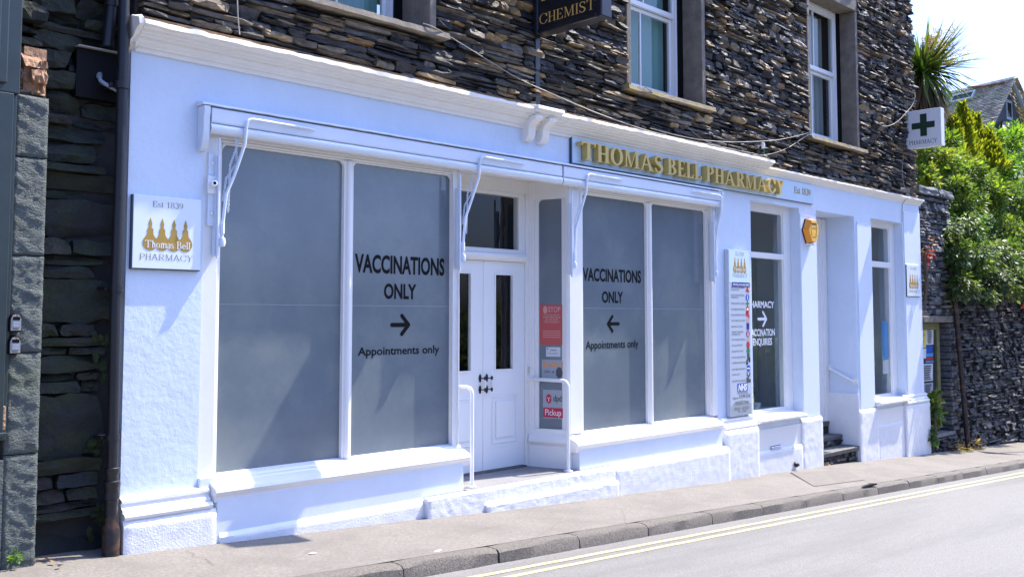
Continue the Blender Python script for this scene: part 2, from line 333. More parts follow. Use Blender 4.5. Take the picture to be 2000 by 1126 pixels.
    if ch == 'n' or ch == 'm':
        fs = [stem(.08, xh), _fR(.0, xh-s, .14, xh)]; x = .08
        for k in range(2 if ch == 'm' else 1):
            fs += [_fS(_arc(x+.19, xh-.17, .16, .16, 150, 0, 8)+[(x+.35, .05)], [t, t, t*1.5]+[w]*7), _fR(x+.27, 0, x+.45, s)]; x += .33
        return _U(*fs), x+.15
    if ch == 'o': return _ring(.27, xh/2, .26, xh/2+.01, w, t), .55
    if ch == 'e': return _U(_D(_ring(.26, xh/2, .25, xh/2+.01, w, t), _fR(.30, .16, 1, .31)), _fR(.06, .33, .49, .33+t)), .52
    if ch == 'a': return _U(_fS(_arc(.22, xh-.17, .15, .16, 160, 0, 7)+[(.37, .1), (.45, .03)], [w*.8, t*1.5, t, t, t*1.4]+[w]*4+[t]), _fS(_arc(.21, .17, .16, .15, 70, 330, 9), [t]+[w*.8]*8+[t])), .49
    if ch == 's':
        p = _arc(.20, xh-.16, .13, .15, 20, 180, 6)+[(.14, .40), (.27, .29)]+_arc(.2, .16, .14, .15, 20, -160, 7)
        return _fS(p, [t*1.2]*5+[w*.8]*6+[t*1.2]*(len(p)-11)), .41
    if ch == 't': return _U(_fS([(.15, .86), (.15, .14), (.22, .04), (.32, .07)], [w*.6, w, w*.8, t]), _fR(.02, xh-s, .30, xh)), .34
    if ch == 'l': return _U(full(.08), _fR(.0, 1-s, .1, 1)), .16+w
    if ch == '&': return _ring(.3, .5, .25, .4, w, t), .6
    return None, .3
def trace(f, x0, x1, y0, y1, h):
    nx = int((x1-x0)/h)+2; ny = int((y1-y0)/h)+2
    xs = x0+h*np.arange(nx); ys = y0+h*np.arange(ny); X, Y = np.meshgrid(xs, ys); F = f(X, Y)+1e-7
    neg = F < 0; nxt = {}
    def ep(i, j, k):        # crossing point on edge
        if k == 0: a, b = F[j, i], F[j, i+1]; return (xs[i]+h*a/(a-b), ys[j])
        a, b = F[j, i], F[j+1, i]; return (xs[i], ys[j]+h*a/(a-b))
    cs = neg[:-1, :-1].astype(int)+2*neg[:-1, 1:]+4*neg[1:, 1:]+8*neg[1:, :-1]
    T = {1: [(3, 0)], 2: [(0, 1)], 3: [(3, 1)], 4: [(1, 2)], 5: [(3, 0), (1, 2)], 6: [(0, 2)], 7: [(3, 2)], 8: [(2, 3)], 9: [(2, 0)], 10: [(0, 1), (2, 3)], 11: [(2, 1)], 12: [(1, 3)], 13: [(1, 0)], 14: [(0, 3)]}
    for j, i in zip(*np.nonzero((cs > 0) & (cs < 15))):
        E = {0: (i, j, 0), 1: (i+1, j, 1), 2: (i, j+1, 0), 3: (i, j, 1)}
        for a, b in T[int(cs[j, i])]: nxt[E[a]] = E[b]
    loops = []
    while nxt:
        k0 = next(iter(nxt)); k = k0; lp = []
        while k in nxt: lp.append(ep(*k)); k = nxt.pop(k)
        if len(lp) < 4: continue
        out = [lp[0]]; tol = h*0.12
        i = 0
        while i < len(lp)-1:           # greedy straight runs
            jn = i+1
            while jn+1 < len(lp) and jn-i < 24:
                (ax, ay), (bx, by) = lp[i], lp[jn+1]; L = math.hypot(bx-ax, by-ay) or 1e-9
                if max(abs((bx-ax)*(ay-q[1])-(ax-q[0])*(by-ay))/L for q in lp[i+1:jn+1]) > tol: break
                jn += 1
            out.append(lp[jn]); i = jn
        if len(out) > 2 and math.hypot(out[0][0]-out[-1][0], out[0][1]-out[-1][1]) < h*0.05: out.pop()
        if len(out) >= 3: loops.append([(float(a), float(b)) for a, b in out])
    return loops
def emit_loops(mb, loops, mapf, d_front, d_back=None):
    if not loops: return
    vs3 = [[Vector((u, v, 0)) for u, v in lp] for lp in loops]
    tris = tessellate_polygon(vs3); flat = [q for lp in loops for q in lp]
    fs = [tuple(t) for t in tris]
    mb.add([mapf(u, v, d_front) for u, v in flat], fs)
    if d_back is not None:
        for lp in loops:
            n = len(lp)
            mb.add([mapf(u, v, d_front) for u, v in lp]+[mapf(u, v, d_back) for u, v in lp], [(i, (i+1) % n, n+(i+1) % n, n+i) for i in range(n)])
def glyph_loops(ch, w):
    if (ch, w) not in _gc:
        f, adv = serif_glyph(ch, w)
        _gc[(ch, w)] = ([] if f is None else trace(f, -.1, 1.2, -.08, 1.08, 0.022), adv)
    return _gc[(ch, w)]
def serif_width(txt, w, track=0.0): return sum(glyph_loops(c, w)[1]+track if c != ' ' else .34 for c in txt)
def serif_text(mb, txt, w, u0, u1, v0, h, mapf, d0, d1=None, track=0.0):
    sx = (u1-u0)/serif_width(txt, w, track); u = u0
    for c in txt:
        if c == ' ': u += .34*sx; continue
        lp, adv = glyph_loops(c, w)
        emit_loops(mb, [[(u+a*sx, v0+b*h) for a, b in L] for L in lp], mapf, d0, d1)
        u += (adv+track)*sx
def sans_text(mb, txt, u0, u1, v0, h, mapf, d0, bold=0.0, shear=0.0):   # Blender's own built-in face
    cu = bpy.data.curves.new('lettering', 'FONT'); cu.body = txt; cu.size = 1; cu.offset = bold; cu.shear = shear; cu.resolution_u = 3
    ob = bpy.data.objects.new('lettering', cu); col.objects.link(ob)
    me = bpy.data.meshes.new_from_object(ob); bpy.data.objects.remove(ob); bpy.data.curves.remove(cu)
    if len(me.vertices):
        xs = [v.co.x for v in me.vertices]; x0, x1 = min(xs), max(xs)
        capH = 0.69
        mb.add([mapf(u0+(v.co.x-x0)/(x1-x0)*(u1-u0), v0+v.co.y/capH*h, d0) for v in me.vertices], [tuple(p.vertices) for p in me.polygons])
    bpy.data.meshes.remove(me)
def facing(Y, x=0.0, z=0.0):     # text plane of the street front: u -> X, v -> Z, d -> towards the street
    return lambda u, v, d: (u+x, Y-d, v+z)
def bottle_logo(cx, base, s):    # four flask silhouettes side by side, as implicit shape; s = flask body radius
    fs = []
    for k in range(4):
        x = cx+(k-1.5)*s*1.62
        fs += [_fE(x, base+s, s, s), _fP((x-s*.82, base+s*1.45), (x+s*.82, base+s*1.45), (x+s*.42, base+s*2.15), (x-s*.42, base+s*2.15)),
               _fR(x-s*.42, base+s*2.0, x+s*.42, base+s*2.75), _fE(x, base+s*2.75, s*.42, s*.22), _fR(x-s*.15, base+s*2.8, x+s*.15, base+s*3.25), _fR(x-s*.34, base+s*3.04, x+s*.34, base+s*3.12),
               _fE(x, base+s*3.45, s*.26, s*.34), _fP((x-s*.24, base+s*3.55), (x+s*.24, base+s*3.55), (x, base+s*4.35))]
    return _U(*fs)
def print_loops(mb, f, box, h, mapf, d): emit_loops(mb, trace(f, *box, h), mapf, d)

#@@SETTING
# ------------------------------------------------------------------ ground, road, kerb, markings
def sheet(x0, x1, yz, nx=1):     # strip following the street; yz = list of (y, dz)
    mb = MB()
    for i in range(nx):
        a, b = x0+(x1-x0)*i/nx, x0+(x1-x0)*(i+1)/nx
        for (y0, d0), (y1, d1) in zip(yz[:-1], yz[1:]):
            mb.add([(a, y0, gz(a, y0)+d0), (b, y0, gz(b, y0)+d0), (b, y1, gz(b, y1)+d1), (a, y1, gz(a, y1)+d1)], [(0, 1, 2, 3)])
    return mb
KY = -1.33
g = MB(); g.add([(-700, -700, -14), (700, -700, -14), (700, 700, -14), (-700, 700, -14)], [(0, 1, 2, 3)]); g.build('ground', 'soil', kind='structure')
sheet(-40, 90, [(-8.6, -0.10+0.01), (-5.0, -0.085), (KY, -0.10)]).build('road', 'road', kind='structure')
road = bpy.data.objects['road']
pv = sheet(-40, 90, [(KY+0.13, 0.0), (0.6, 0.0)]); pavement = pv.build('pavement', 'pavement', kind='structure')
mb = MB()
pp = [atZ(1543, 924, gz(11.6)-.01), atZ(1650, 921, gz(12.9)-.01), atZ(1690, 939, gz(12.2)-.01), atZ(1590, 949, gz(10.6)-.01)]
mb.add([(p.x, p.y, gz(p.x, p.y)+0.004) for p in pp], [(0, 1, 2, 3)]); mb.build('resurfaced_patch', 'pavement_patch', pavement)
cr = MB()                            # cracks in the pavement: thin recessed-looking dark seams laid as fine ribbons
rng = random.Random(3)
def crack(pts, w):
    for (ax, ay), (bx, by) in zip(pts[:-1], pts[1:]):
        nx_, ny_ = -(by-ay), bx-ax; L = math.hypot(nx_, ny_) or 1; nx_, ny_ = nx_/L*w/4, ny_/L*w/4
        cr.add([(x, y, gz(x, y)+.003) for x, y in ((ax-nx_, ay-ny_), (bx-nx_, by-ny_), (bx+nx_, by+ny_), (ax+nx_, ay+ny_))], [(0, 1, 2, 3)])
for px0, py0, px1, py1, w in ((365, 1073, 420, 1100, .006), (560, 1090, 640, 1060, .003), (900, 1040, 985, 1020, .003), (1300, 985, 1420, 960, .004), (700, 1090, 860, 1062, .003), (1010, 1060, 1100, 1010, .003), (1230, 1030, 1215, 990, .003)):
    a = atZ(px0, py0, gz(3.6)); a = atZ(px0, py0, gz(a.x)); b = atZ(px1, py1, gz(a.x+.2)); b = atZ(px1, py1, gz(b.x)); n = 9
    pts = [(a.x+(b.x-a.x)*i/n+rng.uniform(-.02, .02), a.y+(b.y-a.y)*i/n+rng.uniform(-.02, .02)) for i in range(n+1)]; crack(pts, w)
cr.build('crack', 'mortar', pavement, kind='stuff')
kerb = sheet(-40, 90, [(KY-.0, -.25), (KY+.13, -.25)]).build('kerb', 'mortar', kind='structure')
def kerb_stone(x0, x1, s):
    rr = random.Random(s); mb = MB(); n = 6; ny = [(-.012, -.13), (0.0, -.02), (0.022, 0.0), (0.07, 0.003), (0.13, 0.001)]
    vs = []; 
    for i in range(n+1):
        x = x0+(x1-x0)*i/n; e = .006 if i in (0, n) else 0
        for k, (dy, dz) in enumerate(ny):
            vs.append((x, KY+dy+rr.uniform(-.005, .005)+(.004 if e else 0), gz(x, KY)+dz-e+(rr.uniform(-.006, .003) if k in (1, 2) else 0)))
        vs.append((x, KY+.13, gz(x, KY)-.13))
    m = len(ny)+1; fs = []
    for i in range(n):
        for k in range(m): fs.append((i*m+k, (i+1)*m+k, (i+1)*m+(k+1) % m, i*m+(k+1) % m))
    fs += [tuple(range(m)), tuple(n*m+k for k in range(m-1, -1, -1))]
    mb.add(vs, fs); return mb
joints = [atZ(px, py, gz(4.6)).x for px, py in ((975, 1084),)]
jx = [2.0]
for px, py in ((795, 1113), (977, 1080), (1268, 1030), (1383, 1007), (1482, 990), (1567, 976), (1640, 964)):
    p = atZ(px, py, -.2); 
    for _ in range(6): p = atZ(px, py, gz(p.x, KY)-.03)
    jx.append(p.x)
x = jx[1]
jx = [jx[1]-.95*k for k in range(6, 0, -1)]+jx[1:]
while jx[-1] < 34: jx.append(jx[-1]+.92+random.uniform(-.03, .03))
# a long gap in the list means more stones between
full = []
for a, b in zip(jx[:-1], jx[1:]):
    n = max(1, round((b-a)/.95)); full += [a+(b-a)*i/n for i in range(n)]
for i, (a, b) in enumerate(zip(full[:-1], full[1:])):
    kerb_stone(a+.006, b-.006, i).build('kerb_stone', 'kerb', kerb, smooth=40)
for y in (-1.535, -1.665):
    mb = MB(); xs = [-3+.25*i for i in range(150)]; rr = random.Random(int(y*1000))
    for a, b in zip(xs[:-1], xs[1:]):
        ja, jb = [.004*math.sin(a*9.1+y), .004*math.sin(b*9.1+y)]
        mb.add([(a, y-.026+ja, gz(a, y)-.096), (b, y-.026+jb, gz(b, y)-.096), (b, y+.026+jb, gz(b, y)-.096), (a, y+.026+ja, gz(a, y)-.096)], [(0, 1, 2, 3)])
    mb.build('yellow_line', 'yellow_paint', road)

# ------------------------------------------------------------------ the pharmacy building
TX0, TX1 = 2.77, 16.08
pharm = thing('pharmacy_building', 'slate-rubble building with a white painted pharmacy shopfront on its ground floor', 'building', (2.77, 0, gz(2.77)))
# painted ground floor wall: sheet with openings and reveals
HOLES = [(3.317, 9.96, -3, 3.10, .45), (10.763, 12.02, .245, 3.075, .40), (12.494, 13.68, -3, 3.082, .62), (14.24, 15.40, .262, 3.10, .40)]
def holed_wall(mb, x0, x1, z1, holes, zb):
    xs = sorted({x0, x1, *[h[0] for h in holes], *[h[1] for h in holes]}); zs = sorted({z1, *[h[2] for h in holes if h[2] > -2], *[h[3] for h in holes]})
    zs = [zb]+zs
    for a, b in zip(xs[:-1], xs[1:]):
        n = max(1, int((b-a)/.5))
        for c, d in zip(zs[:-1], zs[1:]):
            mx_, mz = (a+b)/2, (c+d)/2
            if any(h[0] < mx_ < h[1] and h[2] < mz < h[3] for h in holes): continue
            mb.add([(a, 0, c), (b, 0, c), (b, 0, d), (a, 0, d)], [(0, 1, 2, 3)])
    for (a, b, c, d, dp) in holes:
        c = max(c, zb)
        mb.add([(a, 0, c), (a, dp, c), (a, dp, d), (a, 0, d)], [(0, 1, 2, 3)])
        mb.add([(b, 0, c), (b, dp, c), (b, dp, d), (b, 0, d)], [(0, 1, 2, 3)])
        mb.add([(a, 0, d), (b, 0, d), (b, dp, d), (a, dp, d)], [(0, 1, 2, 3)])
        if c > zb: mb.add([(a, 0, c), (b, 0, c), (b, dp, c), (a, dp, c)], [(0, 1, 2, 3)])
    mb.add([(x0, 0, zb), (x0, .5, zb), (x0, .5, z1), (x0, 0, z1)], [(0, 1, 2, 3)])
    mb.add([(x1, 0, zb), (x1, 9, zb), (x1, 9, z1), (x1, 0, z1)], [(0, 1, 2, 3)])
mb = MB(); holed_wall(mb, TX0, TX1, 3.5, HOLES, -1.0)
part(mb, 'rendered_wall', 'wall_paint', pharm, fix=False)
# stippled faces of the slender piers, proud of the wall by a coat of render
mb = MB()
for a, b, z0, z1 in ((12.03, 12.485, .25, 3.0), (13.75, 14.232, .25, 3.02), (15.44, 16.084, .34, 3.30)):
    mb.box(a, b, -.012, 0.03, z0, z1)
part(mb, 'pier_render', 'stipple_paint', pharm, bevel=.006)
# chamfered arrises of the doorway
mb = MB()
for x, s in ((13.68, 1),):
    mb.add([(x-.002, .035, .55), (x+.045*s, -.013, .55), (x+.045*s, -.013, 2.98), (x-.002, .035, 2.98)], [(0, 1, 2, 3)])
part(mb, 'chamfer', 'wall_paint', pharm)

# rough painted plinths: real uneven faces
def rough_block(x0, x1, y0, y1, ztop, amp=.010, cell=.035, seed=0, follow=True, topslope=0.0):
    amp *= .5; mb = MB(); nx = max(3, int((x1-x0)/cell)); zb = [gz(x0, y0)-.06, gz(x1, y0)-.06]
    hmax = ztop-min(zb); nz = max(3, int(hmax/cell)); ny = max(2, int((y1-y0)/cell)+1)
    def dsp(x, y, z):
        q = Vector((x+seed*3.1, y, z)); return amp*(.8*noise.noise(q*16)+1.0*noise.noise(q*38)+.5*noise.noise(q*5))
    ids = {}
    def vid(i, k, j):      # i along x, k up, j inwards along the top
        key = (i, k, j)
        if key not in ids:
            x = x0+(x1-x0)*i/nx; b = zb[0]+(zb[1]-zb[0])*i/nx
            if j == 0:
                z = b+(ztop-b)*k/nz; d = dsp(x, y0, z); y = y0+d+(.012 if k == nz else 0); 
                if k == nz: z -= .012
                if i in (0, nx): y += .008
            else:
                y = y0+(y1-y0)*j/ny; z = ztop+dsp(x, y, ztop)*.3+topslope*j/ny; y = y if j < ny else y1
            ids[key] = len(mb.v); mb.v.append((x, y, z))
        return ids[key]
    for i in range(nx):
        for k in range(nz): mb.f.append([vid(i, k, 0), vid(i+1, k, 0), vid(i+1, k+1, 0), vid(i, k+1, 0)]); mb.c.append((1, 1, 1))
        for j in range(ny): mb.f.append([vid(i, nz, j) if j == 0 else vid(i, nz, j), vid(i+1, nz, j), vid(i+1, nz, j+1), vid(i, nz, j+1)]); mb.c.append((1, 1, 1))
    # ends
    for i, sgn in ((0, 1), (nx, -1)):
        x = x0 if i == 0 else x1
        lo = [vid(i, k, 0) for k in range(nz+1)]+[vid(i, nz, j) for j in range(1, ny+1)]
        o = len(mb.v); mb.v.append((x, y1, zb[0] if i == 0 else zb[1])); mb.f.append(lo+[o]); mb.c.append((1, 1, 1))
    return mb
pl = []
for (x0, x1, y0, y1, zt, amp, sd_, ts) in ((2.755, 3.415, -.112, .02, .262, .006, 1, 0), (3.44, 5.30, -.125, -.05, .075, .006, 2, .02), (7.80, 9.93, -.185, -.05, .062, .007, 4, .03),
        (9.95, 10.70, -.12, .02, .245, .008, 5, 0), (10.70, 11.93, -.05, .02, -.09, .006, 6, .01), (11.93, 12.505, -.045, .02, .24, .008, 7, 0),
        (13.665, 14.29, -.04, .02, .235, .008, 8, 0), (14.29, 15.24, -.03, .02, -.03, .006, 9, .01), (15.24, 16.2, -.06, .03, .21, .006, 10, 0)):
    part(rough_block(x0, x1, y0, y1, zt, amp, .03, sd_, topslope=ts), 'plinth', 'rough_paint', pharm, smooth=60)
# base mouldings above the plinths of the three main piers
def base_mould(x0, x1, zb, p):
    mb = MB(); q = [(0.02, 0), (-.055, 0), (-.068, .012), (-.072, .028), (-.064, .044), (-.045, .05), (-.045, .066), (-.028, .082), (-.022, .10), (-.034, .112), (-.034, .128), (-.0, .150), (.02, .150)]
    mb.profx([(y*p, zb+z) for y, z in q], x0, x1); return mb
part(base_mould(2.760, 3.385, .262, 1.55), 'base_moulding', 'wood_paint', pharm, smooth=30)
part(base_mould(9.985, 10.70, .245, 1.3), 'base_moulding', 'wood_paint', pharm, smooth=30)
part(base_mould(15.26, 16.15, .21, 1.0), 'base_moulding', 'wood_paint', pharm, smooth=30)
# panels under the two tall windows
for x0, x1, zt in ((10.72, 11.95, .18), (14.30, 15.26, .2)):
    mb = MB(); mb.box(x0, x1, -.018, .02, -.12, zt); part(mb, 'apron_panel', 'wood_paint', pharm, bevel=.004)
# cornices
CP = [(.05, 3.41), (-.020, 3.41), (-.022, 3.440), (-.040, 3.443), (-.044, 3.456), (-.058, 3.464), (-.074, 3.480), (-.074, 3.495), (-.098, 3.498), (-.102, 3.512), (-.124, 3.518), (-.126, 3.536), (-.152, 3.540), (-.160, 3.560), (-.183, 3.566), (-.178, 3.598), (-.02, 3.640), (.05, 3.645)]
def rough_prof(prof, x0, x1, n, amp, mb):
    m = len(prof)
    o = len(mb.v)
    for i in range(n+1):
        x = x0+(x1-x0)*i/n
        for k, (y, z) in enumerate(prof):
            a = amp if k >= m-4 else amp*.18
            mb.v.append((x, y+a*noise.noise(Vector((x*9, k*3.3, 1))), z+a*noise.noise(Vector((x*11, k*2.1, 7)))))
    for i in range(n):
        for k in range(m-1): mb.f.append([o+i*m+k, o+(i+1)*m+k, o+(i+1)*m+k+1, o+i*m+k+1]); mb.c.append((1, 1, 1))
    mb.f.append([o+k for k in range(m)]); mb.c.append((1, 1, 1)); mb.f.append([o+n*m+k for k in range(m-1, -1, -1)]); mb.c.append((1, 1, 1))
mb = MB(); rough_prof(CP, 2.785, 11.08, 160, .010, mb); part(mb, 'cornice', 'cornice_paint', pharm, smooth=35)
CS = [(.05, 3.435), (-.008, 3.435), (-.012, 3.455), (-.024, 3.462), (-.036, 3.478), (-.054, 3.486), (-.064, 3.505), (-.080, 3.512), (-.078, 3.532), (-.01, 3.552), (.05, 3.554)]
mb = MB(); rough_prof(CS, 11.081, 16.13, 80, .007, mb); part(mb, 'cornice', 'cornice_paint', pharm, smooth=35)
mb = MB()      # broken plaster lump closing the cornice at its left end
rr = random.Random(5)
po = [(.03, 3.40), (-.02, 3.425), (-.06, 3.46), (-.09, 3.50), (-.13, 3.535), (-.17, 3.56), (-.185, 3.60), (-.10, 3.635), (-.03, 3.65), (.03, 3.645)]
vs = []
for i in range(4):
    for y, z in po: vs.append((2.745+i*.018+rr.uniform(-.012, .008), y+rr.uniform(-.012, .012), z+rr.uniform(-.008, .008)))
n = len(po); fs = [(i*n+k, i*n+(k+1) % n, (i+1)*n+(k+1) % n, (i+1)*n+k) for i in range(3) for k in range(n)]+[tuple(range(n-1, -1, -1))]
mb.add(vs, fs); part(mb, 'cornice_end', 'cornice_paint', pharm, smooth=30)
# paired scroll consoles and the little cap block they carry
BR = [(.03, 3.285), (-.035, 3.285), (-.060, 3.300), (-.082, 3.330), (-.090, 3.365), (-.090, 3.400), (-.105, 3.440), (-.150, 3.470), (-.190, 3.490), (-.190, 3.52), (.03, 3.52)]
for x in (6.60, 6.80):
    mb = MB(); mb.profx(BR, x, x+.10); part(mb, 'console_bracket', 'cornice_paint', pharm, smooth=40, bevel=.006)
mb = MB(); mb.profx([(y*1.22-.004 if y < 0 else y, z+.012) for y, z in CP[7:]]+[(.05, 3.50)], 6.60, 6.97); part(mb, 'cornice_cap', 'cornice_paint', pharm, smooth=35)
mb = MB(); mb.box(2.82, 11.05, -.05, .02, 3.636, 3.655); mb.box(11.1, 15.93, -.03, .02, 3.55, 3.565); part(mb, 'mortar_fillet', 'dead_leaf', pharm)
mb = MB(); mb.box(2.80, 15.96, .03, .35, 3.5, 7.9); mb.box(15.5, 15.96, .35, 9, 3.5, 7.9)
WALLCORE = mb       # cut out round the windows below
# ------------------------------------------------------------------ slate masonry: every stone its own uneven block
PAL = [((.026, .027, .032), 6), ((.050, .048, .049), 4), ((.095, .083, .070), 2.5), ((.165, .128, .088), 2.5), ((.26, .19, .11), 1.8), ((.28, .17, .08), .5), ((.20, .18, .16), 1.6)]
def pick(rr, pal=None):
    pal = pal or PAL; t = rr.uniform(0, sum(w for _, w in pal))
    for c, w in pal:
        t -= w
        if t <= 0: break
    k = rr.uniform(.8, 1.2); return tuple(q*k for q in c)
def stone_mesh(mb, x0, x1, z0, z1, rr, yb, prot=.045, tilt=.35, nx=None, ztilt=0.0):
    w, h = x1-x0, z1-z0; nx = nx or (3 if w < .2 else 5); nz = 2 if h < .11 else 3
    p = rr.uniform(.1, 1)*prot; tz = rr.gauss(.20, tilt)*h*.5; tx = rr.gauss(0, .10)*w*.5; tz = max(-.04, min(.045, tz)); tx = max(-.02, min(.02, tx))
    o = len(mb.v); cx, cz = (x0+x1)/2, (z0+z1)/2; sk = rr.uniform(-.25, .25)*h; mb.cur = pick(rr)
    rowo = [rr.gauss(0, .007) for _ in range(nz+1)]
    for k in range(nz+1):
        for i in range(nx+1):
            u, v = i/nx*2-1, k/nz*2-1
            ex = 1-.06*abs(v)**3*rr.uniform(.0, 2.0); ez = 1-.16*abs(u)**3*rr.uniform(.0, 2.2)
            x = cx+u*w/2*ex+sk*v*.5*(1 if abs(u) == 1 else .5)
            z = cz+v*h/2*ez+rr.uniform(-.07, .07)*h-ztilt*(x-cx)
            y = yb-p+tz*v+tx*u+rowo[k]+rr.gauss(0, .0075)
            if abs(u) == 1 or abs(v) == 1: y += rr.uniform(.002, .014)
            mb.v.append((x, y, z))
    ring = [k for k in range(nx+1)]+[nx+(nx+1)*k for k in range(1, nz+1)]+[(nx+1)*nz+k for k in range(nx-1, -1, -1)]+[(nx+1)*k for k in range(nz-1, 0, -1)]
    for k in range(nz):
        for i in range(nx):
            a = o+k*(nx+1)+i
            if rr.random() < .5: mb.f += [[a, a+1, a+nx+2], [a, a+nx+2, a+nx+1]]
            else: mb.f += [[a, a+1, a+nx+1], [a+1, a+nx+2, a+nx+1]]
            mb.c += [mb.cur]*2
    b = len(mb.v)
    for r in ring:
        v = mb.v[o+r]; mb.v.append((v[0], yb+.06, v[2]))
    n = len(ring)
    for q in range(n): mb.f.append([o+ring[q], o+ring[(q+1) % n], b+(q+1) % n, b+q]); mb.c.append(mb.cur)
def rubble(x0, x1, z0, z1, holes, rr, hband=(.07, .15), lchunk=(.22, .55), forced=(), gap=.010, lo=None):
    """rects of roughly coursed rubble; holes = (x0, x1, z0, z1)"""
    fz = sorted({z0, z1, *[f for f in forced if z0 < f < z1]}); out = []
    for a, b in zip(fz[:-1], fz[1:]):
        z = a
        while z < b-1e-6:
            h = rr.uniform(*hband); 
            if z+h > b-.05: h = b-z
            free = [(x0, x1)]
            for (hx0, hx1, hz0, hz1) in holes:
                if hz0 < z+h*.6 and hz1 > z+h*.4:
                    free = [s for (p, q) in free for s in ((p, min(q, hx0)), (max(p, hx1), q)) if s[1]-s[0] > .03]
            for p, q in free:
                x = p
                while x < q-1e-6:
                    L = rr.uniform(*lchunk)
                    if x+L > q-.12: L = q-x
                    r = rr.random()
                    if h < .08 or r < .12: rows = [h]
                    elif r < .68: t = rr.uniform(.35, .65); rows = [h*t, h*(1-t)]
                    else: t = sorted((rr.uniform(.22, .42), rr.uniform(.58, .78))); rows = [h*t[0], h*(t[1]-t[0]), h*(1-t[1])]
                    zz = z
                    for rh in rows:
                        n = 1
                        if L > .26 and (rh > .06 or rr.random() < .45): n = 2 if L < .42 or rr.random() < .6 else 3
                        cuts = [x]+sorted(x+L*(i/n+rr.uniform(-.12, .12)/n) for i in range(1, n))+[x+L]
                        for c, d in zip(cuts[:-1], cuts[1:]):
                            out.append((c+gap*.5, d-gap*.5, zz+gap*.4, zz+rh-gap*.4))
                        zz += rh
                    x += L
            z += h
    return out
def masonry(rects, root, rr, yb, prot, matname, keep=300, name='stone', stuff='stonework', tilt=.35, ztilt=0.0, pal=None):
    def size(r):
        px, py, k = proj(((r[0]+r[1])/2, yb, (r[2]+r[3])/2))
        if not (-10 < px < 2010 and -10 < py < 1136) or k < .5: return 0
        return (r[1]-r[0])*(r[3]-r[2])/k/k
    order = sorted(range(len(rects)), key=lambda i: -size(rects[i])); big = set(order[:keep])
    rest = MB()
    for i, r in enumerate(rects):
        if i in big:
            m = MB(); stone_mesh(m, *r, rr, yb, prot, tilt, ztilt=ztilt); part(m, name, matname, root, fix=False, tint=True)
        else: stone_mesh(rest, *r, rr, yb, prot, tilt, ztilt=ztilt)
    if rest.v: part(rest, stuff, matname, root, fix=False, tint=True, kind='stuff')
# the three upper windows: (left arris, right arris, sill z, top z, frame depth, ...)
UW = [(4.18, 5.404, 4.13, 6.2, .40), (8.284, 9.66, 4.13, 6.2, .285), (12.36, 13.786, 4.13, 6.2, .26)]
holes = []
for (a, b, z0, z1, d) in UW: holes += [(a-.075, b+.075, z0-.12, z1+.20), (a-.16, b+.17, z0-.12, z0)]
post_hole = (6.60, 6.80, 3.6, 7.9)
rr = random.Random(11)
forced = [4.01, 4.13, 4.0, 5.0]
rects = rubble(2.82, 15.95, 3.60, 7.75, holes+[], rr, hband=(.055, .10), lchunk=(.28, .62), forced=forced, gap=.006)
# lower strip behind the small cornice at the right
rects += rubble(11.12, 15.95, 3.54, 3.60, [], rr, (.06, .06), (.2, .4))
masonry(rects, pharm, rr, 0.0, .062, 'slate', ztilt=.03, tilt=.5)
